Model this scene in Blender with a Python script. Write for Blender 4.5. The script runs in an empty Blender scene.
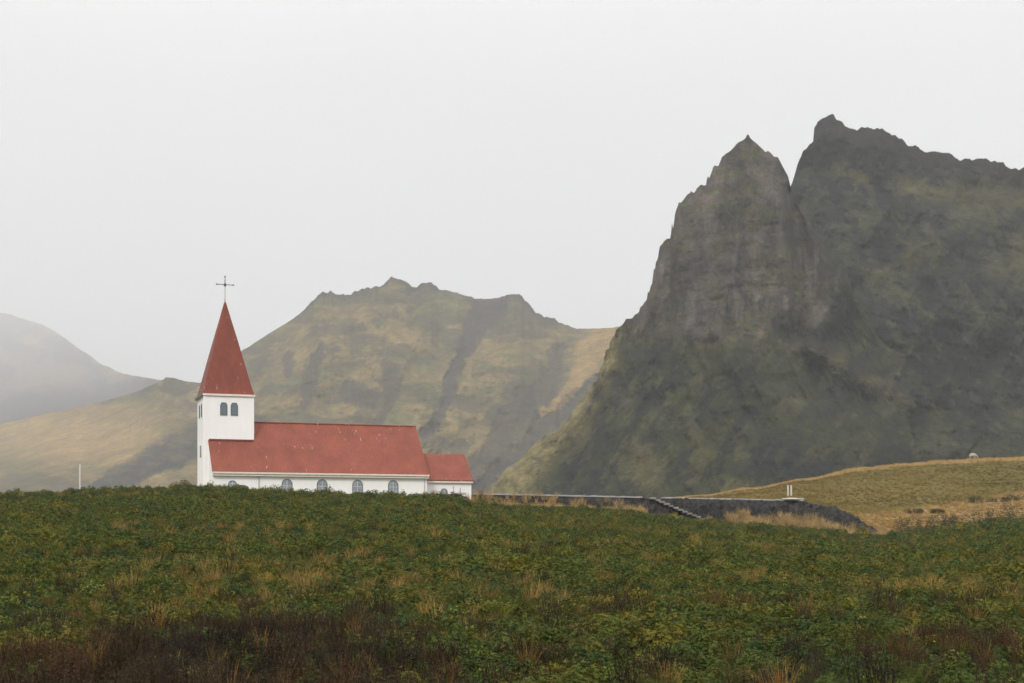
import bpy, bmesh, math, random
import numpy as np
from mathutils import Vector, Matrix

C = bpy.context.scene
COL = C.collection
R = math.radians
random.seed(7)
rng = np.random.default_rng(11)

# ------------------------------------------------------------------ camera, sky, sun, exposure
F, PXC, PYC, HOR = 1422.2, 512.0, 341.5, 538.0
PITCH = 0.0                                  # level camera, raised frame (verticals stay vertical)
cd = bpy.data.cameras.new('camera'); cam = bpy.data.objects.new('camera', cd); COL.objects.link(cam)
cd.sensor_width = 36.0; cd.lens = F / 1024.0 * 36.0
cd.clip_start = 0.1; cd.clip_end = 30000
cam.rotation_euler = (R(90), 0, 0); cd.shift_y = (HOR - PYC) / 1024.0
C.camera = cam

SUN_AZ, SUN_EL = R(197), R(38)          # azimuth from north (+Y), clockwise
w = bpy.data.worlds.new('World'); C.world = w; w.use_nodes = True
nt = w.node_tree; nt.nodes.clear()
wo = nt.nodes.new('ShaderNodeOutputWorld'); bg = nt.nodes.new('ShaderNodeBackground')
sky = nt.nodes.new('ShaderNodeTexSky'); sky.sky_type = 'NISHITA'; sky.sun_disc = False
sky.sun_elevation = SUN_EL; sky.sun_rotation = SUN_AZ; sky.dust_density = 6.0; sky.air_density = 1.0
# overcast deck: brightness rises from the horizon to the zenith as under a real cloud layer
tc = nt.nodes.new('ShaderNodeTexCoord'); sx = nt.nodes.new('ShaderNodeSeparateXYZ')
nt.links.new(tc.outputs['Generated'], sx.inputs[0])
mr = nt.nodes.new('ShaderNodeMapRange'); mr.inputs['From Min'].default_value = 0.30; mr.inputs['From Max'].default_value = 1.0
mr.inputs['To Min'].default_value = 10.1; mr.inputs['To Max'].default_value = 25.0
nt.links.new(sx.outputs['Z'], mr.inputs['Value'])
cmb = nt.nodes.new('ShaderNodeVectorMath'); cmb.operation = 'SCALE'; cmb.inputs[0].default_value = (1.01, 0.99, 0.985)
nt.links.new(mr.outputs[0], cmb.inputs['Scale'])
cn = nt.nodes.new('ShaderNodeTexNoise'); cn.inputs['Scale'].default_value = 2.2; cn.inputs['Detail'].default_value = 3.0
nt.links.new(tc.outputs['Generated'], cn.inputs['Vector'])
cr = nt.nodes.new('ShaderNodeMapRange'); cr.inputs['To Min'].default_value = 0.84; cr.inputs['To Max'].default_value = 1.16
nt.links.new(cn.outputs[0], cr.inputs['Value'])
cm2 = nt.nodes.new('ShaderNodeVectorMath'); cm2.operation = 'SCALE'
nt.links.new(cmb.outputs[0], cm2.inputs[0]); nt.links.new(cr.outputs[0], cm2.inputs['Scale'])
mix = nt.nodes.new('ShaderNodeMixRGB'); mix.inputs[0].default_value = 0.92
nt.links.new(sky.outputs[0], mix.inputs[1]); nt.links.new(cm2.outputs[0], mix.inputs[2])
nt.links.new(mix.outputs[0], bg.inputs['Color']); bg.inputs['Strength'].default_value = 0.1
nt.links.new(bg.outputs[0], wo.inputs['Surface'])

sd = bpy.data.lights.new('sun', 'SUN'); sun = bpy.data.objects.new('sun', sd); COL.objects.link(sun)
sd.energy = 1.5; sd.angle = R(12); sd.color = (1.0, 0.96, 0.90)
sdir = Vector((math.sin(SUN_AZ) * math.cos(SUN_EL), math.cos(SUN_AZ) * math.cos(SUN_EL), math.sin(SUN_EL)))
sun.rotation_euler = sdir.to_track_quat('Z', 'Y').to_euler()

C.view_settings.view_transform = 'Standard'; C.view_settings.look = 'None'
C.view_settings.exposure = 0.0; C.view_settings.gamma = 1.0; C.view_settings.use_curve_mapping = False
C.render.engine = 'CYCLES'
C.cycles.use_denoising = True
C.cycles.max_bounces = 6; C.cycles.diffuse_bounces = 3; C.cycles.glossy_bounces = 2
C.cycles.transmission_bounces = 2; C.cycles.volume_bounces = 1; C.cycles.transparent_max_bounces = 6

HAZE_DENSITY = 0.00018

# ------------------------------------------------------------------ helpers
cp, sp = math.cos(PITCH), math.sin(PITCH)
def P(px, py, Y):
    """world point seen at picture position (px,py) at world depth Y (numpy or floats)"""
    u = (px - PXC) / F; v = (HOR - py) / F
    dy = cp - v * sp; dz = sp + v * cp
    k = Y / dy
    return u * k, Y, dz * k
def pxof(x, y, z):
    Yc = y * cp + z * sp; return PXC + F * x / Yc
def tag(o, label=None, cat=None, group=None, kind=None):
    if label: o['label'] = label
    if cat: o['category'] = cat
    if group: o['group'] = group
    if kind: o['kind'] = kind
    return o
def empty(name, loc, rz=0.0):
    o = bpy.data.objects.new(name, None); COL.objects.link(o)
    o.location = loc; o.rotation_euler = (0, 0, rz); o.empty_display_size = 0.3
    return o
def obj(name, bm, m, parent=None, smooth=False):
    me = bpy.data.meshes.new(name); bm.normal_update(); bm.to_mesh(me); bm.free()
    if smooth:
        for p in me.polygons: p.use_smooth = True
    for mm in (m if isinstance(m, (list, tuple)) else [m]): me.materials.append(mm)
    o = bpy.data.objects.new(name, me); COL.objects.link(o)
    if parent: o.parent = parent
    return o
def np_mesh(name, V, Q, m=None, smooth=True, link=True):
    """mesh from numpy vertices and quads"""
    V = np.asarray(V, np.float32); Q = np.asarray(Q, np.int32)
    me = bpy.data.meshes.new(name)
    me.vertices.add(len(V)); me.vertices.foreach_set('co', V.ravel())
    k = Q.shape[1]
    me.loops.add(Q.size); me.loops.foreach_set('vertex_index', Q.ravel())
    me.polygons.add(len(Q)); me.polygons.foreach_set('loop_start', np.arange(0, Q.size, k, dtype=np.int32))
    me.polygons.foreach_set('use_smooth', np.full(len(Q), smooth, dtype=bool))
    if m: me.materials.append(m)
    me.update(calc_edges=True)
    o = bpy.data.objects.new(name, me)
    if link: COL.objects.link(o)
    return o
def vcol(o, name, A):
    a = o.data.attributes.new(name, 'FLOAT_COLOR', 'POINT')
    B = np.ones((len(A), 4), np.float32); B[:, :3] = A
    a.data.foreach_set('color', B.ravel())
def grid_quads(nr, nc):
    i = np.arange(nr * nc).reshape(nr, nc)
    return np.stack([i[:-1, :-1], i[:-1, 1:], i[1:, 1:], i[1:, :-1]], -1).reshape(-1, 4)
def box(bm, x0, x1, y0, y1, z0, z1):
    v = [bm.verts.new(c) for c in ((x0,y0,z0),(x1,y0,z0),(x1,y1,z0),(x0,y1,z0),(x0,y0,z1),(x1,y0,z1),(x1,y1,z1),(x0,y1,z1))]
    for f in ((0,3,2,1),(4,5,6,7),(0,1,5,4),(1,2,6,5),(2,3,7,6),(3,0,4,7)): bm.faces.new([v[i] for i in f])
    return v
def prism(bm, pts0, pts1):
    a = [bm.verts.new(p) for p in pts0]; b = [bm.verts.new(p) for p in pts1]; n = len(a)
    bm.faces.new(a); bm.faces.new(list(reversed(b)))
    for i in range(n): bm.faces.new((a[(i+1) % n], a[i], b[i], b[(i+1) % n]))
def tube(bm, p0, p1, r, n=8, r1=None):
    p0, p1 = Vector(p0), Vector(p1); d = (p1 - p0).normalized(); r1 = r if r1 is None else r1
    a = d.orthogonal().normalized(); b = d.cross(a)
    A = [bm.verts.new(p0 + (a * math.cos(t) + b * math.sin(t)) * r) for t in [2 * math.pi * i / n for i in range(n)]]
    B = [bm.verts.new(p1 + (a * math.cos(t) + b * math.sin(t)) * r1) for t in [2 * math.pi * i / n for i in range(n)]]
    bm.faces.new(list(reversed(A))); bm.faces.new(B)
    for i in range(n): bm.faces.new((A[i], A[(i+1) % n], B[(i+1) % n], B[i]))

# numpy gradient-free value noise
def _h(ix, iy, iz, s):
    n = (ix * 374761393 + iy * 668265263 + iz * 2147483647 + s * 1274126177) & 0xFFFFFFFF
    n = ((n ^ (n >> 13)) * 1274126177) & 0xFFFFFFFF
    n = ((n ^ (n >> 16)) * 2246822519) & 0xFFFFFFFF
    return ((n ^ (n >> 15)) & 0xFFFFFF) / float(0xFFFFFF)
def vnoise(x, y, s=0):
    x = np.asarray(x, float); y = np.asarray(y, float)
    ix = np.floor(x).astype(np.int64); iy = np.floor(y).astype(np.int64)
    fx = x - ix; fy = y - iy
    fx = fx * fx * fx * (fx * (fx * 6 - 15) + 10); fy = fy * fy * fy * (fy * (fy * 6 - 15) + 10)
    z = np.zeros_like(ix)
    a = _h(ix, iy, z, s); b = _h(ix + 1, iy, z, s); c = _h(ix, iy + 1, z, s); d = _h(ix + 1, iy + 1, z, s)
    return (a + (b - a) * fx) * (1 - fy) + (c + (d - c) * fx) * fy
def fbm(x, y, o=5, s=0, g=0.5):
    t = 0; a = 1; n = 0
    for k in range(o):
        t = t + a * vnoise(x * 2**k + 17.3 * k, y * 2**k - 9.1 * k, s + k); n += a; a *= g
    return t / n * 2 - 1          # about -1..1
def ridged(x, y, o=4, s=0):
    t = 0; a = 1; n = 0
    for k in range(o):
        t = t + a * (1 - np.abs(2 * vnoise(x * 2**k + 5.7 * k, y * 2**k + 3.3 * k, s + k) - 1)); n += a; a *= 0.5
    return t / n
def sstep(a, b, x):
    t = np.clip((x - a) / (b - a), 0, 1); return t * t * (3 - 2 * t)
def knots(pts):
    X = np.array([p[0] for p in pts], float); Y = np.array([p[1] for p in pts], float)
    return lambda x: np.interp(x, X, Y)
def seg_dist(px, py, pts, aniso=1.0):
    """distance to a polyline (pts may carry a half width as third value: then distance / width)"""
    best = np.full(np.broadcast(px, py).shape, 1e9)
    for a, b in zip(pts[:-1], pts[1:]):
        ax, ay, bx, by = a[0], a[1], b[0], b[1]
        wa = a[2] if len(a) > 2 else 1.0; wb = b[2] if len(b) > 2 else 1.0
        dx, dy = bx - ax, by - ay; L = dx * dx + dy * dy + 1e-9
        t = np.clip(((px - ax) * dx + (py - ay) * dy) / L, 0, 1)
        d = np.hypot(px - ax - t * dx, py - ay - t * dy) / (wa + (wb - wa) * t)
        best = np.minimum(best, d)
    return best

# ------------------------------------------------------------------ materials
def mat(name, col, rough=0.8, var=0.25, scale=8.0, bump=0.0, bscale=30.0, spec=0.3, metal=0.0, stretch=None):
    m = bpy.data.materials.new(name); m.use_nodes = True; t = m.node_tree; b = t.nodes['Principled BSDF']
    b.inputs['Roughness'].default_value = rough; b.inputs['Metallic'].default_value = metal
    b.inputs['Specular IOR Level'].default_value = spec
    c = t.nodes.new('ShaderNodeTexCoord'); n = t.nodes.new('ShaderNodeTexNoise')
    n.inputs['Scale'].default_value = scale; n.inputs['Detail'].default_value = 6
    mp = t.nodes.new('ShaderNodeMapping'); t.links.new(c.outputs['Object'], mp.inputs[0])
    if stretch: mp.inputs['Scale'].default_value = stretch
    t.links.new(mp.outputs[0], n.inputs['Vector'])
    r = t.nodes.new('ShaderNodeMapRange'); r.inputs['From Min'].default_value = 0.3; r.inputs['From Max'].default_value = 0.7
    r.inputs['To Min'].default_value = 1 - var; r.inputs['To Max'].default_value = 1 + var
    t.links.new(n.outputs[0], r.inputs['Value'])
    v = t.nodes.new('ShaderNodeVectorMath'); v.operation = 'SCALE'; v.inputs[0].default_value = col
    t.links.new(r.outputs[0], v.inputs['Scale']); t.links.new(v.outputs[0], b.inputs['Base Color'])
    if bump:
        n2 = t.nodes.new('ShaderNodeTexNoise'); n2.inputs['Scale'].default_value = bscale; n2.inputs['Detail'].default_value = 5
        t.links.new(mp.outputs[0], n2.inputs['Vector'])
        bp = t.nodes.new('ShaderNodeBump'); bp.inputs['Strength'].default_value = bump
        t.links.new(n2.outputs[0], bp.inputs['Height']); t.links.new(bp.outputs[0], b.inputs['Normal'])
    return m
def vmat(name, scales, var=0.35, bump=0.6, bdist=1.0, rough=0.95, stretch=(1, 1, 1)):
    """terrain: colour attribute 'tint' times procedural grain at several sizes, plus bump"""
    m = bpy.data.materials.new(name); m.use_nodes = True; t = m.node_tree; b = t.nodes['Principled BSDF']
    b.inputs['Roughness'].default_value = rough; b.inputs['Specular IOR Level'].default_value = 0.12
    a = t.nodes.new('ShaderNodeAttribute'); a.attribute_name = 'tint'
    c = t.nodes.new('ShaderNodeTexCoord'); mp = t.nodes.new('ShaderNodeMapping'); mp.inputs['Scale'].default_value = stretch
    t.links.new(c.outputs['Object'], mp.inputs[0])
    cur = a.outputs['Color']; hs = None
    for s in scales:
        n = t.nodes.new('ShaderNodeTexNoise'); n.inputs['Scale'].default_value = s; n.inputs['Detail'].default_value = 7
        n.inputs['Roughness'].default_value = 0.62
        t.links.new(mp.outputs[0], n.inputs['Vector'])
        r = t.nodes.new('ShaderNodeMapRange'); r.inputs['From Min'].default_value = 0.3; r.inputs['From Max'].default_value = 0.7
        r.inputs['To Min'].default_value = 1 - var; r.inputs['To Max'].default_value = 1 + var
        t.links.new(n.outputs[0], r.inputs['Value'])
        v = t.nodes.new('ShaderNodeVectorMath'); v.operation = 'SCALE'
        t.links.new(cur, v.inputs[0]); t.links.new(r.outputs[0], v.inputs['Scale']); cur = v.outputs[0]; hs = n.outputs[0]
    t.links.new(cur, b.inputs['Base Color'])
    if bump:
        bp = t.nodes.new('ShaderNodeBump'); bp.inputs['Strength'].default_value = bump; bp.inputs['Distance'].default_value = bdist
        t.links.new(hs, bp.inputs['Height']); t.links.new(bp.outputs[0], b.inputs['Normal'])
    return m
def leafmat(name, col, trans=0.25, rough=0.7, rnd=0.35):
    """plant material: base colour times the plant's own tint (an instance attribute) and a per-plant variation"""
    m = bpy.data.materials.new(name); m.use_nodes = True; t = m.node_tree; b = t.nodes['Principled BSDF']
    b.inputs['Roughness'].default_value = rough; b.inputs['Specular IOR Level'].default_value = 0.2
    a = t.nodes.new('ShaderNodeAttribute'); a.attribute_type = 'INSTANCER'; a.attribute_name = 'tint'
    g = t.nodes.new('ShaderNodeNewGeometry')
    r = t.nodes.new('ShaderNodeMapRange'); r.inputs['To Min'].default_value = 1 - rnd; r.inputs['To Max'].default_value = 1 + rnd
    t.links.new(g.outputs['Random Per Island'], r.inputs['Value'])
    v = t.nodes.new('ShaderNodeVectorMath'); v.operation = 'MULTIPLY'; v.inputs[0].default_value = col
    t.links.new(a.outputs['Color'], v.inputs[1])
    s = t.nodes.new('ShaderNodeVectorMath'); s.operation = 'SCALE'
    t.links.new(v.outputs[0], s.inputs[0]); t.links.new(r.outputs[0], s.inputs['Scale'])
    t.links.new(s.outputs[0], b.inputs['Base Color'])
    if trans:
        tr = t.nodes.new('ShaderNodeBsdfTranslucent'); t.links.new(s.outputs[0], tr.inputs['Color'])
        mx = t.nodes.new('ShaderNodeMixShader'); mx.inputs[0].default_value = trans
        t.links.new(b.outputs[0], mx.inputs[1]); t.links.new(tr.outputs[0], mx.inputs[2])
        t.links.new(mx.outputs[0], t.nodes['Material Output'].inputs['Surface'])
    return m

# ------------------------------------------------------------------ haze
bm = bmesh.new(); box(bm, -9500, 9500, -400, 12400, -30, 2150)
hz = bpy.data.materials.new('haze'); hz.use_nodes = True; t = hz.node_tree; t.nodes.clear()
ho = t.nodes.new('ShaderNodeOutputMaterial'); hv = t.nodes.new('ShaderNodeVolumePrincipled')
hv.inputs['Density'].default_value = HAZE_DENSITY; hv.inputs['Color'].default_value = (0.94, 0.967, 0.992, 1)
hv.inputs['Anisotropy'].default_value = 0.0
t.links.new(hv.outputs[0], ho.inputs['Volume'])
haze = obj('haze', bm, hz); tag(haze, 'pale mist hanging in the air in front of the mountains', 'haze', kind='stuff')

# ------------------------------------------------------------------ ground: meadow slope, church terrace, yellow hill, one sheet
YK = np.array([0, 4, 8, 12, 15, 20, 30, 45, 60, 80, 100, 118, 128, 140, 150, 164, 176, 190, 210, 235, 260, 280, 300, 340, 420], float)
def zrow(row, Y): return (HOR - row) / F * Y        # height that shows at a row (near enough for ground)
near = {0: -1.8, 4: -1.76, 8: -1.7, 12: -1.6, 15: -1.48, 20: -1.22, 30: -.74, 45: .0, 60: .74, 80: 1.72, 100: 2.72}
def col_left(crest):       # crest row at Y = 118
    zc = zrow(crest, 118) - .42
    d = dict(near); s = zc / 3.55
    for k in d:
        if d[k] > 0: d[k] *= s
    d.update({118: zc, 128: zc - .05, 140: 3.2, 150: 3.3, 164: 3.3, 176: 3.2, 190: 2.6, 210: 1, 235: -2, 260: -5, 280: -7, 300: -9, 340: -11, 420: -13})
    return d
def col_mid(y1, row1, hill=None, hrow=None):  # meadow top at depth y1 showing at row1
    z1 = zrow(row1, y1) - .42
    d = dict(near); f1 = 1 if z1 > 2.9 else None
    for k in list(d):
        if k >= 20: 
            base = -1.22; u = (k - 20) / (y1 - 20.0); d[k] = base + (z1 - base) * (u ** 0.92)
    for k in YK:
        if k > 100:
            if k <= y1: u = (k - 20) / (y1 - 20.0); d[k] = -1.22 + (z1 + 1.22) * (u ** 0.92)
            else: d[k] = z1
    return d
tab = []
for px, cr in ((-900, 492), (-300, 492), (0, 490), (60, 489), (120, 487.5), (200, 486), (280, 490), (350, 492), (440, 496.5)):
    tab.append((px, col_left(cr)))
hillrow = knots([(440, 515), (540, 508), (600, 504), (650, 500), (690, 497), (720, 493), (760, 487), (800, 479.5), (830, 472.5), (880, 467), (950, 461), (1024, 456.5), (1200, 446), (1500, 430), (2600, 420)])
for px, y1, r1 in ((480, 136, 503), (540, 141, 506), (600, 146, 509), (660, 150, 514), (700, 153, 518), (750, 157, 523), (800, 160, 528), (860, 164, 534.5), (900, 166, 534), (950, 176, 527), (1024, 188, 519.5), (1200, 190, 510), (1500, 190, 500), (2600, 190, 500)):
    d = col_mid(y1, r1)
    zt = zrow(hillrow(px), 280); z1 = d[210] if False else d[y1] if y1 in d else zrow(r1, y1) - .42
    for k in YK:
        if k > y1:
            u = min(1, (k - y1) / (280.0 - y1))
            e = 0.9 * u + 0.1 * (u * u * (3 - 2 * u))
            d[k] = z1 + (zt - z1) * e
    d[300] = zt - .8; d[340] = zt - 7; d[420] = zt - 26
    tab.append((px, d))
TPX = np.array([a[0] for a in tab], float)
TZ = np.array([[a[1][k] for k in YK] for a in tab])          # px by depth
def base_z(px, y):
    px = np.clip(px, TPX[0], TPX[-1]); y = np.clip(y, 0, YK[-1])
    i = np.clip(np.searchsorted(TPX, px, 'right') - 1, 0, len(TPX) - 2)
    j = np.clip(np.searchsorted(YK, y, 'right') - 1, 0, len(YK) - 2)
    a = (px - TPX[i]) / (TPX[i+1] - TPX[i]); b = (y - YK[j]) / (YK[j+1] - YK[j])
    a = a * a * (3 - 2 * a)
    return (TZ[i, j] * (1 - a) + TZ[i+1, j] * a) * (1 - b) + (TZ[i, j+1] * (1 - a) + TZ[i+1, j+1] * a) * b
ZT = 3.60                                                     # terrace level
EDGE = [(-8.6, 134.6), (33.4, 163.0), (36.6, 166.0), (38.5, 175), (34, 215)]   # outer edge of the terrace
def edge_d(x, y):
    """signed distance to the terrace edge, positive on the terrace"""
    d = seg_dist(x, y, EDGE)
    # inside: behind the front line and left of the right end
    a = np.array(EDGE[0]); b = np.array(EDGE[1]); n = np.array([-(b-a)[1], (b-a)[0]]); n /= np.hypot(*n)
    f1 = (x - a[0]) * n[0] + (y - a[1]) * n[1]
    c = np.array(EDGE[1]); e = np.array(EDGE[2]); n2 = np.array([-(e-c)[1], (e-c)[0]]); n2 /= np.hypot(*n2)
    f2 = (x - c[0]) * n2[0] + (y - c[1]) * n2[1]
    f3 = 38.2 - x - np.clip(y - 175, 0, 60) * .11
    ins = (f1 > 0) & (f2 > 0) & (f3 > 0)
    return np.where(ins, d, -d)
def ground_z(x, y):
    x = np.asarray(x, float); y = np.asarray(y, float)
    px = PXC + F * x / np.maximum(y, 1.0) * (1.0 / cp) * .985
    z = base_z(px, y)
    z = z + (0.10 * fbm(x * .16, y * .16, 3, 3) + .05 * fbm(x * .6, y * .6, 2, 5)) * sstep(3, 9, y) * (1 - sstep(110, 128, y) * (px < 900))
    z = z + sstep(180, 215, y) * sstep(640, 760, px) * (.45 * fbm(x * .09, y * .05, 3, 8))
    d = edge_d(x, y)
    k = sstep(-1.1, 0.4, d) * (1 - sstep(190, 230, y)) * (px > 300)
    return z * (1 - k) + np.maximum(ZT, z * (d < -9)) * k if True else z

pxg = np.concatenate([np.linspace(-2400, -420, 40), np.arange(-400, 1440, 3.0), np.linspace(1450, 3400, 40)])
yg = np.concatenate([np.geomspace(2.0, 120, 170), np.linspace(120.6, 235, 190), np.linspace(236.5, 330, 60), np.linspace(335, 430, 12)])
PXG, YG = np.meshgrid(pxg, yg); XG = (PXG - PXC) / F * YG * cp / .985
XG = np.where(YG < 10, XG * 1.0, XG)
ZG = ground_z(XG, YG)
V = np.stack([XG, YG, ZG], -1).reshape(-1, 3)
mgr = vmat('meadow_soil_and_grass', (0.35, 3.0), var=0.3, bump=0.5, bdist=0.3)
ground = np_mesh('ground', V, grid_quads(len(yg), len(pxg)), mgr); tag(ground, kind='structure')
x, y, z = V.T; pxv = PXG.ravel()
def hill_mask(px, y):      # the yellow hill begins where the meadow ends
    foot = np.interp(px, [640, 800, 860, 900, 950, 1024, 1200, 1500], [172, 172, 170, 170, 180, 192, 195, 195])
    return sstep(foot - 2, foot + 3, y)
def tan_strip(px, y):      # bleached grass along the hill's foot and top edge, the top paled as if backlit
    c = np.interp(px, [640, 860, 900, 950, 1024, 1200, 1500], [160, 182, 186, 195, 209, 215, 215])
    wd = np.interp(px, [860, 1024, 1200], [14, 13, 14]); wob = fbm(px * .02, y * .05, 3, 21) * 6
    s = 1 - sstep(wd * .75, wd * 1.15, np.abs(y - c + wob))
    s2 = 1 - sstep(4, 8, np.abs(y - 278 + wob * .5))
    return s * sstep(820, 870, px), s2
hm = hill_mask(pxv, y) * (pxv > 560)
s1, s2 = tan_strip(pxv, y)
n1 = fbm(x * .12, y * .12, 4, 31)[:, None]; n2 = fbm(x * .05, y * .04, 4, 37)[:, None]
soil = np.array([.018, .018, .008]) + n1 * np.array([.006, .006, .003])
hillc = np.array([.105, .085, .018]) + n1 * np.array([.02, .016, .006]) + n2 * np.array([.03, .02, .006])
tanc = np.array([.235, .155, .064]) + n1 * .04
cc = soil * (1 - hm[:, None]) + hillc * hm[:, None]
ts = (np.maximum(s1, s2) * hm)[:, None]; cc = cc * (1 - ts) + tanc * ts
ed = edge_d(x, y); pl = (sstep(-.3, .8, ed) * (y < 200) * (pxv > 430))[:, None]
cc = cc * (1 - pl) + np.array([.13, .12, .10]) * pl
lawn = (sstep(122, 127, y) * (pxv <= 470) * (y < 260))[:, None]
cc = cc * (1 - lawn) + (np.array([.07, .075, .025]) + n1 * .02) * lawn
vcol(ground, 'tint', np.clip(cc, .004, 1))

# valley floor to the horizon
bm = bmesh.new(); s = 9000
vs = [bm.verts.new(c) for c in ((-s, -390, -16), (s, -390, -16), (s, 12000, -16), (-s, 12000, -16))]; bm.faces.new(vs)
vf = obj('valley_floor', bm, mat('valley_grass', (.09, .085, .04), scale=.02)); tag(vf, kind='structure')
# low ground behind and beside the viewer
bm = bmesh.new(); vs = [bm.verts.new(c) for c in ((-60, -60, -2.2), (60, -60, -2.2), (60, 2.6, -1.9), (-60, 2.6, -1.9))]; bm.faces.new(vs)
gb = obj('ground_behind', bm, mat('rough_grass', (.04, .045, .018), scale=2)); tag(gb, kind='structure'); gb.name = 'meadow_ground'

# ------------------------------------------------------------------ mountains
def relief(name, px, sky_row, base_row, nrow, yfun, m, jag=None, back=(40, 160, 420), power=1.0, side=0.0):
    """one mountain face as a surface with its own depth: every vertex gets a distance from yfun(px,row,t),
    then the mountain folds over its crest and falls away behind"""
    E = sky_row(px)
    if side: E = sky_row(px + side * fbm(E * .16, px * 0, 3, 177) * (1 - sstep(734, 742, px) * (1 - sstep(815, 830, px))))
    if jag is not None: E = E + jag(px)
    T = np.linspace(0, 1, nrow) ** power
    PX = np.repeat(px[None, :], nrow, 0)
    B = np.broadcast_to(base_row, px.shape) if np.isscalar(base_row) else base_row(px)
    ROW = B[None, :] + (np.minimum(E, B - 1.0) - B)[None, :] * T[:, None]
    Y = yfun(PX, ROW, np.repeat(T[:, None], len(px), 1))
    X, YY, Z = P(PX, ROW, Y)
    # foot, sunk under the valley floor
    fx, fy, fz = X[0] * .97, Y[0] - 30, np.full(len(px), -22.0)
    rows = [np.stack([fx, fy, fz], -1)] + [np.stack([X[i], Y[i], Z[i]], -1) for i in range(nrow)]
    for k, b in enumerate(back):
        drop = b * (0.35 + .25 * k)
        rows.append(np.stack([X[-1] * (1 + b / Y[-1]), Y[-1] + b, np.maximum(Z[-1] - drop, -22)], -1))
    nb = len(back)
    V = np.concatenate(rows); n = len(px)
    o = np_mesh(name, V, grid_quads(nrow + 1 + nb, n), m); tag(o, kind='structure')
    PXa = np.concatenate([px[None, :], PX] + [px[None, :]] * nb).ravel()
    ROWa = np.concatenate([ROW[:1], ROW] + [ROW[-1:]] * nb).ravel()
    Ta = np.concatenate([np.zeros(n)] + [np.full(n, t_) for t_ in T] + [np.ones(n)] * nb)
    return o, PXa, ROWa, Ta, V

def mixc(c, col, k):
    k = np.clip(k, 0, 1)[:, None]; return c * (1 - k) + np.asarray(col) * k

# --- far mountain on the left, climbing back into the mist
skyA = knots([(-700, 262), (-300, 280), (-120, 296), (-40, 307), (0, 312), (22, 318), (49, 327), (77, 347), (101, 364), (123, 374), (148, 378), (163, 380), (200, 392), (260, 420), (330, 470)])
def yA(px, row, t):
    top = np.interp(px, [-700, -100, 0, 80, 160, 330], [11000, 10500, 9800, 6800, 3700, 2700])
    y = 2050 + (top - 2050) * t ** 1.3
    return y + (fbm(px * .02 + row * .01, row * .03, 5, 51) * 70 - ridged(px * .016 + row * .012, row * .010, 4, 57) * 110) * (.25 + .75 * np.sin(np.pi * np.clip(t, 0, 1)))
skyB_ = knots([(-500, 452), (-120, 437), (0, 424), (60, 411), (130, 394), (163, 380), (260, 420)])
mA = vmat('far_mountain_rock', (0.004, .02, .07), var=.3, bump=.7, bdist=12)
pxs = np.arange(-700, 331, 2.5)
oA, a, r, t_, VA = relief('far_mountain', pxs, skyA, 470.0, 120, yA, mA, jag=lambda p: fbm(p * .12, p * 0, 3, 61) * 1.2, back=(150, 400, 700))
n = fbm(a * .03, r * .07, 5, 63); c = np.tile([.120, .092, .055], (len(a), 1))
c = mixc(c, (.052, .038, .035), sstep(-.05, .25, n + .45 * (1 - np.abs(r - 408) / 26).clip(0)))
c = mixc(c, (.20, .150, .078), sstep(.0, .4, fbm(a * .025, r * .05, 5, 68, .6)))
nb_ = fbm(a * .04, r * .08, 5, 69, .6)
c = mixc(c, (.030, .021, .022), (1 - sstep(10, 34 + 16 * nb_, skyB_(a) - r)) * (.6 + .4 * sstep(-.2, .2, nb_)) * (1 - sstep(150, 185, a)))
c = mixc(c, (.040, .030, .030), sstep(.08, .22, fbm(a * .05, r * .1, 5, 64, .62)) * .8)
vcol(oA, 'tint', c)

# --- the grassy hill behind the church
skyB = knots([(-500, 452), (-120, 437), (0, 424), (35, 416), (60, 411), (100, 402), (130, 394), (150, 386), (163, 380), (166, 377), (175, 378.5), (185, 381), (200, 383), (212, 375), (225, 365), (243, 350), (270, 333), (300, 314), (312, 302), (318, 293.5), (322, 293), (325, 294.5), (329, 293.5), (331, 290.5), (334, 293), (342, 293.5), (351, 294), (358, 291.5), (363, 289), (370, 287), (377, 286), (384, 284), (388, 279.5), (391, 276), (396, 277.5), (402, 279.5), (408, 284), (412, 287), (419, 286.6), (421, 283.5), (426, 282.5), (431, 282.8), (435, 287), (440, 289.5), (456, 291.5), (464, 296), (475, 298.5), (500, 299), (503, 295.5), (508, 293.5), (513, 293), (519, 294.2), (522, 295.5), (528, 303), (536, 312), (545, 316.5), (555, 320), (567, 325), (578, 328.6), (586, 329), (600, 328.6), (621, 327), (640, 330), (700, 360), (760, 420)])
rocky = knots([(300, 0), (312, 1), (350, 1), (358, .6), (375, 1), (440, 1), (460, .5), (490, .5), (500, 1), (545, 1), (560, .7), (580, .5), (590, 0)])
gully = [(492, 300, 20), (480, 318, 17), (466, 345, 10), (455, 372, 8), (446, 400, 7), (436, 418, 7), (425, 432, 6)]
gully2 = [(560, 352, 10), (548, 385, 16), (520, 412, 22), (500, 440, 15), (470, 470, 9)]
gully3 = [(606, 380, 10), (575, 405, 14), (540, 432, 12), (508, 460, 9), (474, 492, 8)]
screes = [[(322, 350, 7), (310, 378, 11), (303, 402, 7)], [(292, 360, 8), (285, 374, 5)], [(388, 372, 14), (392, 395, 12), (382, 425, 5)], [(352, 392, 16), (372, 398, 12)], [(515, 395, 18), (530, 420, 14)]]
def gmask(a, r, pts, lo=.7, hi=1.25, s=0, wob=5):
    w1 = fbm(a * .06, r * .06, 6, 70 + s, .68) * wob * 1.6; w2 = fbm(a * .06, r * .06, 6, 90 + s, .68) * wob * 1.6
    return 1 - sstep(lo, hi, seg_dist(a + w1, r + w2, pts))
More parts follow.
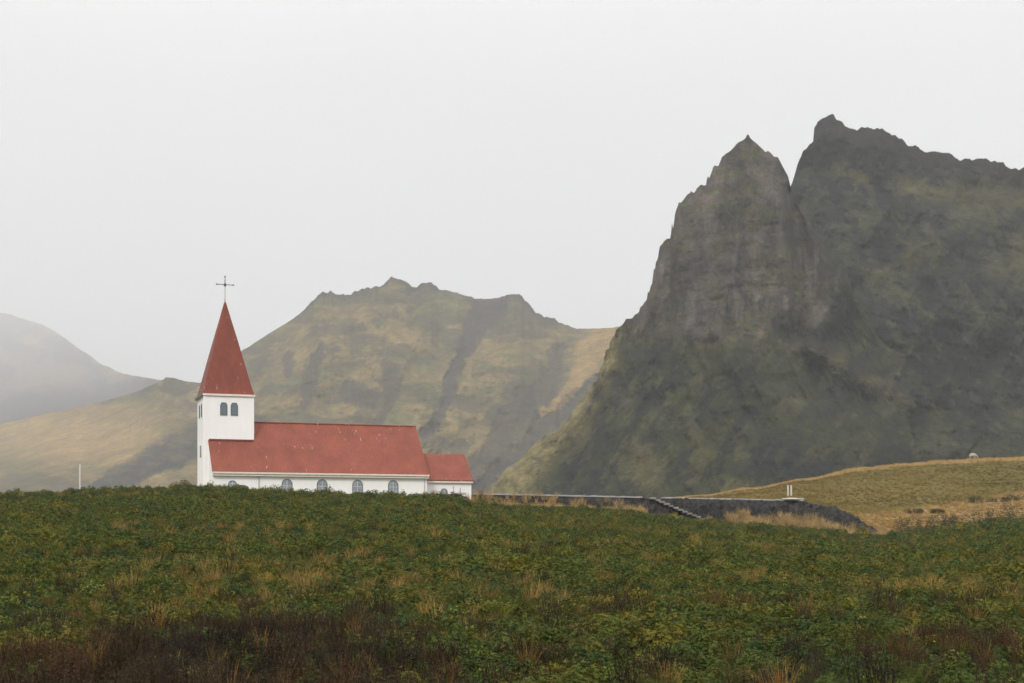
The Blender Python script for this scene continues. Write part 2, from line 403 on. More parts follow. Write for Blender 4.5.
def yB(px, row, t):
    top = np.interp(px, [-500, 0, 160, 300, 450, 560, 620, 760], [2600, 2400, 2050, 1950, 1950, 1900, 1850, 1850])
    bot = np.interp(px, [-500, 0, 200, 480, 760], [1350, 1350, 1300, 1250, 1150])
    y = bot + (top - bot) * t ** 1.1
    k = .15 + .85 * np.sin(np.pi * np.clip(t, 0, 1) ** .8)
    y = y + k * (fbm(px * .010, row * .014, 5, 71) * 46 - ridged(px * .024 + row * .010, row * .009, 4, 73) * 46)
    y = y + k * (5 * fbm(px * .04 , row * .20 + px * .02, 3, 75) - 10 * ridged(px * .06, row * .075, 3, 76) + 4 * fbm(px * .14, row * .14, 3, 78))           # terraces
    y = y + 18 * gmask(px, row, gully, .3, 1.3) + 24 * gmask(px, row, gully3, .3, 1.3) + 16 * gmask(px, row, gully2, .3, 1.3)
    y = y - 35 * sstep(-90, 10, 150 - np.hypot(px - 330, row - 360) * 1.2)
    return y
mB = vmat('hill_grass_and_scree', (.02, .07, .22), var=.28, bump=.8, bdist=4)
pxs = np.concatenate([np.arange(-500, 60, 4.0), np.arange(60, 660, 1.4), np.arange(660, 761, 4.0)])
oB, a, r, t_, VB = relief('grassy_mountain', pxs, skyB, 507.0, 190, yB, mB,
    jag=lambda p: rocky(p) * (np.round(fbm(p * .2, p * 0, 3, 81) * 4) / 4 * 3.0) + fbm(p * .1, p * 0, 3, 83) * .7, back=(60, 220, 600))
n = fbm(a * .035, r * .09, 5, 84); nf = fbm(a * .12, r * .3, 4, 86)
c = np.tile([.205, .162, .078], (len(a), 1)) * (1 + .30 * nf[:, None])
c = mixc(c, (.135, .135, .062), sstep(-.05, .3, n))                              # greener turf
c = mixc(c, (.27, .205, .10), sstep(.12, .4, fbm(a * .02 + 4, r * .05, 4, 88)) * .8)
dark = (.062, .056, .056)
c = mixc(c, (.075, .070, .052), sstep(.08, .2, fbm(a * .06 + r * .02, r * .12, 5, 95, .62)) * (.3 + .6 * sstep(-.15, .25, fbm(a * .02, r * .02, 3, 96))))
band = sstep(.10, .20, fbm(a * .03 + r * .012, r * .10, 6, 89, .6) - .10 * sstep(420, 480, r))
c = mixc(c, (.08, .075, .055), band * .75 * sstep(200, 260, a))
for i, gpts in enumerate([gully, gully2, gully3] + screes):
    c = mixc(c, dark, gmask(a, r, gpts, .68, .98, i, 6.5) * (.95 if i in (0, 2) else .8))
c = mixc(c, (.085, .08, .05), sstep(0, .25, fbm(a * .04, r * .06, 5, 92) + .25 - seg_dist(a, r, [(545, 340), (520, 430)]) / 60) * .7)
c = mixc(c, (.30, .215, .10), gmask(a, r, [(600, 332, 15), (592, 352, 15), (583, 372, 12), (567, 395, 7), (545, 412, 4)], .7, 1.1, 5))
topr = rocky(a) * (1 - sstep(2, 9 + 12 * nf, r - skyB(a)))
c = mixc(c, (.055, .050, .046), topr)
# dark flank left of the church
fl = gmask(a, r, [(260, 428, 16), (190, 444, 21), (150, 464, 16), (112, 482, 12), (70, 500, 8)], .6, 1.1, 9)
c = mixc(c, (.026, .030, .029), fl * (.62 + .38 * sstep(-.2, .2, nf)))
c = mixc(c, (.085, .074, .056), sstep(-.1, .2, fbm(a * .05, r * .08, 4, 94)) * (1 - sstep(8, 22, np.abs(r - 388 - (a - 175) * .1))) * (1 - sstep(215, 245, a)) * sstep(110, 150, a))
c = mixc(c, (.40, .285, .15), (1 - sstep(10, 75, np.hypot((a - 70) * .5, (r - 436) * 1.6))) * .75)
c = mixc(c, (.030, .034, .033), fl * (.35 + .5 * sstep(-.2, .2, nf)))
c = mixc(c, (.10, .088, .066), gmask(a, r, [(0, 492, 14), (40, 478, 9), (70, 490, 9)], .5, 1.2, 12) * .8)
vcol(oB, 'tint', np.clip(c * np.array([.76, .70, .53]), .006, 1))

# --- the front crag with its pinnacle
skyC = knots([(440, 512), (470, 498), (485, 489), (515, 465), (540, 446), (565, 424), (585, 395), (603, 364), (612, 342), (618, 329.5), (628, 319.5), (634, 318), (640, 309), (646, 300), (650, 290), (655, 268), (658, 258), (661, 244), (664, 241), (670, 239), (672.7, 226), (676, 215), (678.6, 207), (681, 201), (685, 197), (691.7, 190.5), (694.7, 192), (699, 187), (706, 185), (709, 177.6), (711, 173), (713, 165.5), (715, 165.5), (717, 168), (720, 161), (725, 154), (732, 150.5), (738.6, 142.5), (743, 140), (745.5, 138.5), (746.8, 135), (748.6, 134.6), (750, 138), (756, 143), (762, 149), (766, 151), (772, 154.5), (778, 157), (784, 169), (788, 176), (791, 188), (795, 200), (802, 214), (812, 228), (822, 240), (832, 248), (842, 256), (848, 272), (855, 300), (866, 318), (880, 338), (900, 356), (925, 376), (950, 398), (985, 418), (1024, 436), (1100, 462), (1200, 490)])
cliffm = lambda px, row: sstep(365, 320, row + 18 * fbm(px * .02, row * .02, 3, 101)) * sstep(618, 640, px) * (1 - sstep(800, 850, px) * sstep(250, 300, row))
def yC(px, row, t):
    y = np.interp(row, [120, 150, 340, 400, 505, 520], [655, 640, 578, 540, 420, 400])
    b = np.where(px < 742, np.minimum(((px - 742) / 110.0) ** 2 * 34, 150), np.minimum(((px - 742) / 100.0) ** 2 * 30, 110))
    y = y + b
    cl = cliffm(px, row)
    wx = px + 10 * fbm(px * .01, row * .012, 3, 111)
    big = ridged(wx * .012, row * .0022, 3, 102); colm = ridged(wx * .034, row * .0045, 3, 103); colf = ridged(wx * .095, row * .014, 3, 105)
    strata = fbm(px * .018, row * .10 + px * .012, 4, 107) * (.4 + vnoise(px * .02, row * .03, 106))
    strata2 = fbm(px * .06, row * .30 + px * .02, 3, 108) * (.2 + 1.3 * vnoise(px * .025, row * .02, 109))
    edge = np.clip(t, 0, 1); fade = .35 + .65 * np.minimum(1, (1 - edge) * 8)
    y = y + cl * fade * (-(big - .5) * 32 - (colm - .5) * 13 - (colf - .5) * 3.6 + strata * 1.2 + strata2 * .6)
    y = y + (1 - cl) * fade * (fbm(px * .012, row * .009, 5, 109) * 22 - (ridged(px * .022 - row * .010, row * .006, 4, 113) - .5) * 27 + fbm(px * .06, row * .06, 4, 115) * 4.6)
    y = y + (1 - cl) * (ridged(px * .07, row * .09, 3, 118) - .5) * -3.2
    y = y + fbm(px * .15, row * .11, 4, 117) * 1.6
    # a buttress edge that runs down to the right, and the hollow behind it
    y = y - 17 * (1 - sstep(.1, 1.0, seg_dist(px, row, [(845, 262, 14), (838, 300, 18), (812, 345, 22), (868, 380, 22), (912, 402, 20)])))
    y = y + 15 * (1 - sstep(.1, 1.0, seg_dist(px, row, [(790, 190, 8), (800, 260, 20), (790, 330, 24)])))
    return y
mC = vmat('crag_rock_and_turf', (.05, .16, .5), var=.34, bump=.9, bdist=2.0)
pxs = np.concatenate([np.arange(440, 600, 2.0), np.arange(600, 870, 1.0), np.arange(870, 1201, 2.2)])
oC, a, r, t_, VC = relief('rock_crag', pxs, skyC, 512.0, 300, yC, mC,
    jag=lambda p: (1 - sstep(730, 740, p) * (1 - sstep(756, 764, p))) * sstep(630, 650, p) * (1 - sstep(850, 900, p)) * (np.round(fbm(p * .16, p * 0, 3, 121) * 4) / 4 * 2.6) + fbm(p * .12, p * 0, 3, 123) * 1.2 + (p < 612) * fbm(p * .045, p * 0, 3, 125) * 7, back=(25, 70, 160), side=3.5)
cl = cliffm(a, r); n = fbm(a * .03, r * .045, 5, 124); nf = fbm(a * .11, r * .16, 4, 126)
turf = np.tile([.066, .070, .030], (len(a), 1)) * (1 + .3 * nf[:, None])
turf = mixc(turf, (.125, .112, .046), sstep(-.05, .5, n) * .9)
turf = mixc(turf, (.036, .039, .026), sstep(-.25, .45, fbm(a * .035, r * .045, 6, 128, .6)))
turf = mixc(turf, (.19, .155, .066), gmask(a, r, [(612, 338, 9), (606, 365, 12), (575, 424, 15), (540, 450, 20), (505, 486, 28)], .3, 1.6, 3) * .85)
spur = gmask(a, r, [(616, 334, 6), (604, 364, 8), (568, 424, 10), (538, 449, 15), (500, 484, 24)], .3, 1.5, 31)
turf = mixc(turf, (.17, .135, .06), gmask(a, r, [(640, 452, 14), (648, 480, 20)], .4, 1.3, 7) * .55)
turf = mixc(turf, (.13, .10, .05), gmask(a, r, [(812, 346, 4), (868, 378, 6), (912, 400, 5)], .4, 1.4, 4) * .8)
spots = sstep(.05, .15, fbm((a + .55 * (r - 400)) * .085, r * .055, 6, 143, .64)) * (.45 + .55 * sstep(-.2, .3, fbm(a * .02, r * .03, 3, 144)))
turf = mixc(turf, (.019, .023, .023), spots * .80); turf = mixc(turf, (.175, .150, .078), sstep(.14, .26, fbm((a + .6 * (r - 400)) * .10, r * .055, 5, 146, .64)) * .45)
rock = np.tile([.082, .078, .068], (len(a), 1)) * (1 + .22 * nf[:, None])
rock = mixc(rock, (.060, .058, .050), sstep(-.15, .3, fbm(a * .10, r * .025, 5, 130, .6)))
crk = ridged(a * .055 + 2 * fbm(a * .02, r * .02, 3, 140), r * .007, 3, 141); rock = mixc(rock, (.030, .030, .029), sstep(.74, .86, crk) * .75)
crk2 = ridged(a * .012, r * .075 + a * .01, 3, 142); rock = mixc(rock, (.034, .034, .032), sstep(.76, .88, crk2) * .28)
rock = mixc(rock, (.106, .095, .080), sstep(.12, .4, fbm(a * .05, r * .035, 4, 132)))
rock = mixc(rock, (.07, .076, .036), sstep(.10, .35, fbm(a * .06, r * .14, 4, 134)) * .7)       # turf on the ledges
rr = cl * .92 + .5 * sstep(.1, .3, fbm(a * .05, r * .09, 4, 136)) * sstep(460, 380, r) * (1 - cl)
c = turf * (1 - rr[:, None]) + rock * rr[:, None]
c = mixc(c, (.37, .30, .15), spur * (.45 + .4 * sstep(-.2, .3, nf)))
c = mixc(c, (.030, .033, .028), sstep(730, 800, a) * sstep(-.1, .3, fbm(a * .03, r * .03, 4, 138)) * .6)  # crag's right side darkened in its colour, standing in for cloud shade
def contrast(c, g):
    m_ = c.mean(0, keepdims=True); return m_ * (c / m_) ** g
vcol(oC, 'tint', np.clip(contrast(c, 1.2) * (np.array([.43, .46, .43]) * (1 - cl[:, None]) + np.array([.84, .78, .72]) * cl[:, None]), .004, 1))

# --- the higher mountain behind the crag, running off to the right
skyD = knots([(740, 300), (770, 235), (785, 200), (791.6, 184), (798, 163), (803.5, 150), (810, 143), (814, 139), (813.2, 131), (814.5, 124), (818, 119.5), (822, 117), (828, 115.5), (831, 115.5), (835, 119.5), (839, 122), (848, 127), (855, 131.5), (858, 129.5), (866, 128.5), (875, 129.5), (889, 131), (894, 135.5), (900, 139.5), (906, 141.5), (911.5, 145.5), (920, 149), (931, 150.5), (941, 153.5), (952, 155), (962, 158.5), (971, 160.5), (978, 158.5), (984, 158.5), (995, 163), (1005, 165), (1014, 167.5), (1024, 168.5), (1100, 182), (1200, 205), (1500, 260), (1900, 360)])
shelves = lambda px, row: np.exp(-((row - 180 - (px - 850) * .10 + 10 * fbm(px * .02, row * 0, 3, 141)) / 16) ** 2) + np.exp(-((row - 262 + 14 * fbm(px * .02, row * 0, 3, 143)) / 26) ** 2) * sstep(850, 880, px)
def yD(px, row, t):
    y = np.interp(row, [110, 150, 230, 250, 330, 350, 512], [800, 778, 735, 722, 672, 660, 520])
    y = y + np.minimum(np.abs(px - 930) / 200.0, 2) ** 2 * -18
    fade = .3 + .7 * np.minimum(1, (1 - np.clip(t, 0, 1)) * 8)
    y = y + fade * (fbm(px * .010, row * .011, 5, 145) * 24 - (ridged(px * .020 + row * .012, row * .008, 4, 147) - .5) * 32 + fbm(px * .03, row * .10 - px * .02, 3, 149) * 3.4 + fbm(px * .14, row * .12, 4, 151) * 2.0 - (ridged(px * .06, row * .08, 3, 152) - .5) * 4.5)
    return y + shelves(px, row) * 10
mD = vmat('mountain_rock_and_turf', (.04, .13, .4), var=.34, bump=.9, bdist=2.5)
pxs = np.concatenate([np.arange(740, 790, 2.0), np.arange(790, 1045, 1.1), np.arange(1046, 1300, 3.0), np.arange(1300, 1901, 10.0)])
oD, a, r, t_, VD = relief('rocky_mountain', pxs, skyD, 514.0, 270, yD, mD,
    jag=lambda p: np.round(fbm(p * .12, p * 0, 4, 153) * 5) / 5 * 4.0, back=(30, 100, 260), side=5.0)
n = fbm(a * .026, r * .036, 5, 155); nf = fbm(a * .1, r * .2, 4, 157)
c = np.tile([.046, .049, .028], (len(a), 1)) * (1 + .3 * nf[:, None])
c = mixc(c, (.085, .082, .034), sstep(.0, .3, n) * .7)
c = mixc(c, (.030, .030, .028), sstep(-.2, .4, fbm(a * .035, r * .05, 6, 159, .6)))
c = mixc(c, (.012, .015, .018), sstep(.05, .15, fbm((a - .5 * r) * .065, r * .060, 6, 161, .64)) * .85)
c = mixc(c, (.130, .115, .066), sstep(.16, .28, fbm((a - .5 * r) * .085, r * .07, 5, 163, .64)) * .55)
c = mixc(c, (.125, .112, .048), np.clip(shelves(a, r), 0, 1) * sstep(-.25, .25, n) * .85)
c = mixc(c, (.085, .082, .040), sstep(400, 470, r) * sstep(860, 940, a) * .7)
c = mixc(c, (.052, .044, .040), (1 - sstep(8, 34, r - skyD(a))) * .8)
vcol(oD, 'tint', np.clip(contrast(c, 1.25) * np.array([.42, .455, .46]), .004, 1))  # whole slope darkened and cooled in colour to stand in for cloud shade

# ------------------------------------------------------------------ church
CB = 3.2                                                     # church floor level
def roofmat(name, col, flakes=0.68):
    m = bpy.data.materials.new(name); m.use_nodes = True; t = m.node_tree; b = t.nodes['Principled BSDF']
    b.inputs['Roughness'].default_value = .62; b.inputs['Specular IOR Level'].default_value = .25
    c = t.nodes.new('ShaderNodeTexCoord')
    def noise(sc, stretch, det=5):
        mp = t.nodes.new('ShaderNodeMapping'); mp.inputs['Scale'].default_value = stretch
        t.links.new(c.outputs['Object'], mp.inputs[0])
        n = t.nodes.new('ShaderNodeTexNoise'); n.inputs['Scale'].default_value = sc; n.inputs['Detail'].default_value = det
        t.links.new(mp.outputs[0], n.inputs['Vector']); return n.outputs[0]
    def rng_(o, a, b_, c_, d_):
        r = t.nodes.new('ShaderNodeMapRange'); r.inputs['From Min'].default_value = a; r.inputs['From Max'].default_value = b_
        r.inputs['To Min'].default_value = c_; r.inputs['To Max'].default_value = d_; t.links.new(o, r.inputs['Value']); return r.outputs[0]
    v = t.nodes.new('ShaderNodeVectorMath'); v.operation = 'SCALE'; v.inputs[0].default_value = col
    t.links.new(rng_(noise(.7, (1, 1, .4)), .3, .7, .84, 1.16), v.inputs['Scale'])
    v2 = t.nodes.new('ShaderNodeVectorMath'); v2.operation = 'SCALE'
    t.links.new(v.outputs[0], v2.inputs[0]); t.links.new(rng_(noise(4.0, (2.6, 1, .35)), .3, .7, .87, 1.13), v2.inputs['Scale'])
    # flaked paint: short pale streaks, gathered in a few places
    mm = t.nodes.new('ShaderNodeMath'); mm.operation = 'MULTIPLY'
    t.links.new(rng_(noise(3.2, (2.2, .40, .32), 3), flakes, flakes + .035, 0, 1), mm.inputs[0]); t.links.new(rng_(noise(.34, (1, 1, 1), 2), .46, .56, 0, .6), mm.inputs[1])
    mx = t.nodes.new('ShaderNodeMixRGB'); t.links.new(mm.outputs[0], mx.inputs[0]); t.links.new(v2.outputs[0], mx.inputs[1]); mx.inputs[2].default_value = (.62, .50, .45, 1)
    t.links.new(mx.outputs[0], b.inputs['Base Color'])
    wv = t.nodes.new('ShaderNodeTexWave'); wv.inputs['Scale'].default_value = 1.3; wv.bands_direction = 'X'
    t.links.new(c.outputs['Object'], wv.inputs['Vector'])
    bp = t.nodes.new('ShaderNodeBump'); bp.inputs['Strength'].default_value = .12; bp.inputs['Distance'].default_value = .02
    t.links.new(wv.outputs[0], bp.inputs['Height']); t.links.new(bp.outputs[0], b.inputs['Normal'])
    return m
m_white = mat('white_plaster', (.83, .82, .80), .85, var=.03, scale=1.6, bump=.12, bscale=14, stretch=(1, 1, .3))
m_red = roofmat('red_sheet_roof', (.205, .056, .033), .672); m_red2 = roofmat('red_spire_sheet', (.182, .047, .029), .655)
m_cream = mat('cream_trim', (.70, .64, .55), .7, var=.08, scale=3)
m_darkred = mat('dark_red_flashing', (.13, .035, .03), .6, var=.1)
m_wframe = mat('grey_window_frame', (.13, .15, .165), .5, var=.1)
m_muntin = mat('pale_glazing_bar', (.55, .56, .56), .5, var=.05)
m_glass = mat('grey_glass', (.26, .29, .31), .18, var=.25, scale=1.4, spec=.6)
m_louvre = mat('blue_grey_louvre', (.17, .205, .235), .6, var=.1)
m_metal = mat('dark_iron', (.11, .112, .115), .5, var=.2, metal=.4)
m_pale = mat('weathered_pale_metal', (.42, .43, .42), .5, var=.1)
m_gutter = mat('grey_gutter', (.12, .125, .125), .5, var=.1)

church = empty('church', (-28.17, 130.0, CB), R(19.0))
tag(church, 'white church with red sheet roofs and a pointed red steeple, standing behind the green crest', 'church')
TW, TD, TH = 4.50, 5.0, 9.98
MX, MY, TY = TW / 2, 1.86, TD / 2
bm = bmesh.new(); box(bm, 0, TW, 0, TD, -.6, TH); tower = obj('tower', bm, m_white, church)
bm = bmesh.new()
for (a0, b0) in ((-.06, .16), (TW - .16, TW + .06)): box(bm, a0, b0, -.05, .16, 5.0 if a0 > 1 else 0, TH - .2)
obj('corner_board', bm, m_white, church)
# eaves trim round the tower and the spire
bm = bmesh.new(); box(bm, -.12, TW + .16, -.14, TD + .14, TH - .14, TH + .04); obj('eaves_trim', bm, m_cream, church)
bm = bmesh.new(); box(bm, -.24, -.13, -.12, TD + .2, TH - .16, TH + .045); obj('gutter', bm, m_gutter, church)
prof = [(2.37, 2.50, TH + .05), (2.24, 2.36, TH + .42), (2.04, 2.14, TH + 1.15), (1.70, 1.78, TH + 2.55), (1.03, 1.09, TH + 5.2), (.45, .47, TH + 7.4), (.05, .05, TH + 8.98)]
bm = bmesh.new(); rings = []
for hx, hy, z_ in prof: rings.append([bm.verts.new((MX + sx_ * hx, TY + sy_ * hy, z_)) for sx_, sy_ in ((-1,-1),(1,-1),(1,1),(-1,1))])
for A, B in zip(rings[:-1], rings[1:]):
    for i in range(4): bm.faces.new((A[i], A[(i+1) % 4], B[(i+1) % 4], B[i]))
bm.faces.new(list(reversed(rings[0]))); bm.faces.new(rings[-1])
spire = obj('spire', bm, m_red2, church)
# cross
ZA = TH + 8.91
bm = bmesh.new(); tube(bm, (MX, TY, ZA - .15), (MX, TY, ZA + .28), .10, 10, .07); tube(bm, (MX, TY, ZA + .28), (MX, TY, ZA + 1.45), .045, 8, .04); cpost = obj('cross', bm, m_pale, church)
bm = bmesh.new(); tube(bm, (MX, TY, ZA + 1.451), (MX, TY, ZA + 2.36), .042, 8, .036); tube(bm, (MX - .76, TY, ZA + 1.62), (MX + .76, TY, ZA + 1.62), .034, 8); obj('crossbar', bm, m_metal, cpost)
for c_ in ((MX, TY, ZA + 2.38), (MX - .76, TY, ZA + 1.62), (MX + .76, TY, ZA + 1.62)):
    bm = bmesh.new(); bmesh.ops.create_icosphere(bm, subdivisions=2, radius=.08, matrix=Matrix.Translation(c_)); obj('finial', bm, m_metal, cpost)
bm = bmesh.new(); bmesh.ops.create_icosphere(bm, subdivisions=2, radius=.14, matrix=Matrix.Translation((MX, TY, ZA + 1.60)) @ Matrix.Diagonal((1, .5, 1.25, 1))); obj('boss', bm, m_metal, cpost)

def arch(w_, h_, n=10):
    """outline of an arched opening, foot centre at 0,0"""
    r = w_ / 2; pts = [(-r, 0), (r, 0)]
    for i in range(n + 1):
        t_ = math.pi * i / n; pts.append((r * math.cos(t_), h_ - r + r * math.sin(t_)))
    return pts
def window(x, z0, w_, h_, yface, kind='nave', west=False):
    def put(p, d):      # d = how far proud of the wall
        return (x + p[0], yface - d, z0 + p[1]) if not west else (yface - d, x - p[0], z0 + p[1])
    bm = bmesh.new(); A = arch(w_, h_); B = [(p[0] * (w_ - .16) / w_, .10 + p[1] * (h_ - .18) / h_) for p in A]
    n = len(A)
    oa = [bm.verts.new(put(p, .05)) for p in A]; ob = [bm.verts.new(put(p, .05)) for p in B]
    ia = [bm.verts.new(put(p, -.02)) for p in A]; ib = [bm.verts.new(put(p, -.02)) for p in B]
    for i in range(n):
        j = (i + 1) % n
        bm.faces.new((oa[i], oa[j], ob[j], ob[i])); bm.faces.new((oa[j], oa[i], ia[i], ia[j])); bm.faces.new((ob[i], ob[j], ib[j], ib[i]))
    bmesh.ops.recalc_face_normals(bm, faces=bm.faces)
    fr = obj('window', bm, m_wframe, church)
    bm = bmesh.new(); f_ = bm.faces.new([bm.verts.new(put(p, .012)) for p in B])
    bmesh.ops.recalc_face_normals(bm, faces=bm.faces)
    obj('pane', bm, m_louvre if kind == 'louvre' else m_glass, fr)
    bm = bmesh.new(); hw_ = w_ / 2 - .08
    def bar(a, b, c, d):
        q0 = [put((a, c), .014), put((b, c), .014), put((b, d), .014), put((a, d), .014)]
        q1 = [put((a, c), .04), put((b, c), .04), put((b, d), .04), put((a, d), .04)]
        prism(bm, q0, q1)
    if kind == 'louvre':
        for k in range(7): bar(-hw_ + .01, hw_ - .01, .16 + k * .16, .22 + k * .16)
        bmesh.ops.recalc_face_normals(bm, faces=bm.faces); obj('louvre', bm, m_louvre, fr)
    else:
        bar(-.022, .022, .11, h_ - .10)
        for zz in (.55, 1.0): 
            if zz < h_ - w_ / 2 + .2: bar(-hw_, hw_, zz, zz + .04)
        bmesh.ops.recalc_face_normals(bm, faces=bm.faces); obj('muntin', bm, m_muntin, fr)
# tower windows: a louvred pair high on the front, others on the west face
window(1.80, TH - 1.92, .66, 1.2, 0.0, 'louvre'); window(2.76, TH - 1.92, .66, 1.2, 0.0, 'louvre')
window(1.6, TH - 2.0, .62, 1.25, 0.0, 'louvre', True); window(3.2, TH - 2.0, .62, 1.25, 0.0, 'louvre', True)
window(2.3, 4.3, .7, 1.1, 0.0, 'nave', True)

def gable_house(x0, x1, hw_, zr, ze, over_x0, over_x1, inset=.34):
    """walls as a gabled prism and a roof of two slabs; returns the two bmeshes"""
    sl = (zr - ze) / hw_
    wz = ze + inset * sl - .14; wr = zr - .14
    bm = bmesh.new()
    sec = [(MY - hw_ + inset, -.8), (MY + hw_ - inset, -.8), (MY + hw_ - inset, wz), (MY, wr), (MY - hw_ + inset, wz)]
    prism(bm, [(x0, a_, b_) for a_, b_ in sec], [(x1, a_, b_) for a_, b_ in sec]); bmesh.ops.recalc_face_normals(bm, faces=bm.faces)
    rb = bmesh.new(); th = .10
    n_ = max(2, int((x1 - x0) / 1.0))
    sec = [(MY - hw_, ze), (MY, zr), (MY + hw_, ze), (MY + hw_, ze - th), (MY, zr - th * 1.2), (MY - hw_, ze - th)]
    prism(rb, [(x0 - over_x0, a_, b_) for a_, b_ in sec], [(x1 + over_x1, a_, b_) for a_, b_ in sec]); bmesh.ops.recalc_face_normals(rb, faces=rb.faces)
    return bm, rb
NX0, NX1, NHW, NZR, NZE = .45, 20.40, 4.85, 7.62, 2.76
wb, rb = gable_house(NX0, NX1, NHW, NZR, NZE, .06, .12)
obj('nave', wb, m_white, church); nroof = obj('nave_roof', rb, m_red, church)
YF = MY - NHW                                                # eave line on the viewer's side
bm = bmesh.new(); box(bm, NX0 + .02, NX1 + .10, YF + .02, YF + .33, NZE - .36, NZE - .105); obj('eaves_fascia', bm, m_cream, church)
bm = bmesh.new(); box(bm, NX0 - .02, NX1 + .14, YF - .10, YF + .015, NZE - .16, NZE - .02); obj('nave_gutter', bm, m_cream, church)
bm = bmesh.new(); tube(bm, (NX0 - .05, MY, NZR + .03), (NX1 + .11, MY, NZR + .03), .07, 8); obj('ridge_cap', bm, m_red2, church)
# flashing where the roof meets the tower
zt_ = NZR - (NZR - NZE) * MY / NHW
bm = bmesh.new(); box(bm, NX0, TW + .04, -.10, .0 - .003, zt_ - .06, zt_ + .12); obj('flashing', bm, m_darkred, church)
for xd_ in (TW + .1, NX1 - .25):
    bm = bmesh.new(); tube(bm, (xd_, YF + .29, -.6), (xd_, YF + .29, NZE - .37), .042); obj('downpipe', bm, m_pale, church)
YW = YF + .34
CX1, CHW, CZR, CZE = NX1 + 4.95, 2.95, 5.02, 2.36
wb, rb = gable_house(NX1 + .003, CX1, CHW, CZR, CZE, -.13, .14, inset=.26)
obj('chancel', wb, m_white, church); obj('chancel_roof', rb, m_red, church)
bm = bmesh.new(); box(bm, NX1 + .02, CX1 + .10, MY - CHW + .02, MY - CHW + .25, CZE - .26, CZE - .105); obj('chancel_fascia', bm, m_cream, church)
YC_ = MY - CHW + .26
def lx_of(px, yl):      # local x on the plane y = yl that shows at picture column px
    th = church.rotation_euler[2]; k = (px - PXC) / F
    best = min(np.arange(-2, 30, .02), key=lambda X: abs(pxof(church.location.x + X * math.cos(th) - yl * math.sin(th), church.location.y + X * math.sin(th) + yl * math.cos(th), 5.0) - px))
    return float(best)
for px_ in (287, 322.2, 357.5, 393.2): window(lx_of(px_, YW), .55, 1.0, 1.66, YW)
window(lx_of(232.3, YW), .70, .78, 1.30, YW)
window(lx_of(444, YC_), .40, .72, 1.16, YC_)

# ------------------------------------------------------------------ terrace wall, embankment, steps
def along(s):
    """point and outward normal on the terrace edge at distance s from its left end"""
    rest = s
    for a_, b_ in zip(EDGE[:-1], EDGE[1:]):
        L = math.hypot(b_[0] - a_[0], b_[1] - a_[1])
        if rest <= L or b_ is EDGE[-1]:
            ux, uy = (b_[0] - a_[0]) / L, (b_[1] - a_[1]) / L
            return a_[0] + ux * rest, a_[1] + uy * rest, uy, -ux
        rest -= L
ELEN = math.hypot(EDGE[1][0] - EDGE[0][0], EDGE[1][1] - EDGE[0][1])
# dark stone embankment: a rough bank of lava stones that runs from the coping down into the grass
ns, nr_ = 560, 34
S = np.linspace(0, ELEN + 4.2 + 22, ns)
pts = np.array([along(s_) for s_ in S])
for it in range(14): pts[1:-1, 2:] = (pts[:-2, 2:] + pts[2:, 2:]) / 2 + 0
nrm = pts[:, 2:] / np.linalg.norm(pts[:, 2:], axis=1, keepdims=True)
wid = np.interp(S, [0, 12, 22, 30, 40, ELEN, ELEN + 4, ELEN + 26], [.5, .7, 1.3, 3.0, 4.0, 5.2, 7.5, 4])
VV = np.zeros((nr_, ns, 3)); topz = np.interp(S, [0, ELEN - .2, ELEN + 2, ELEN + 8, ELEN + 26], [4.22, 4.22, 3.9, 3.6, 3.2])
for j in range(nr_):
    u = j / (nr_ - 1.0)
    ox = pts[:, 0] + nrm[:, 0] * (wid * u - .05); oy = pts[:, 1] + nrm[:, 1] * (wid * u - .05)
    gz = ground_z(ox, oy) - .25
    zz = topz * (1 - u) + gz * u
    VV[j] = np.stack([ox, oy, zz], -1)
nz_ = fbm(S[None, :] * 1.5, np.linspace(0, 1, nr_)[:, None] * wid[None, :] * 2.4, 4, 201)
cell = ridged(S[None, :] * 1.1, np.linspace(0, 1, nr_)[:, None] * wid[None, :] * 1.5, 3, 203)
bumpz = (nz_ * .42 + (cell - .5) * .95 + .22 * fbm(S[None, :] * 4.0, np.linspace(0, 1, nr_)[:, None] * wid[None, :] * 6, 3, 209)) * np.sin(np.pi * np.linspace(0.04, 1, nr_))[:, None] * np.minimum(1, wid / 3)[None, :]
VV[:, :, 2] += bumpz; VV[:, :, 0] += nrm[:, 0] * bumpz * .6; VV[:, :, 1] += nrm[:, 1] * bumpz * .6
EX, EY, EZ = VV[:, :, 0].ravel(), VV[:, :, 1].ravel(), VV[:, :, 2].ravel()
def bank_z(x, y):
    """height of the embankment's surface near its vertices, else far below"""
    out = np.full(len(x), -99.0); d = edge_d(x, y); near_ = np.where((d < .3) & (d > -6) & (y > 125) & (y < 200))[0]
    for i in near_:
        q = (EX - x[i]) ** 2 + (EY - y[i]) ** 2; k = int(q.argmin())
        if q[k] < .12: out[i] = EZ[k]
    return out
m_lava = mat('dark_lava_stone', (.025, .0235, .021), .9, var=.8, scale=1.6, bump=.9, bscale=5)
emb = np_mesh('stone_embankment', VV.reshape(-1, 3), grid_quads(nr_, ns)[:, ::-1], m_lava, smooth=False)
tag(emb, 'dark lava stone embankment below the pale terrace edge right of the church', 'embankment')
m_conc = mat('pale_concrete', (.36, .36, .345), .8, var=.22, scale=1.5)
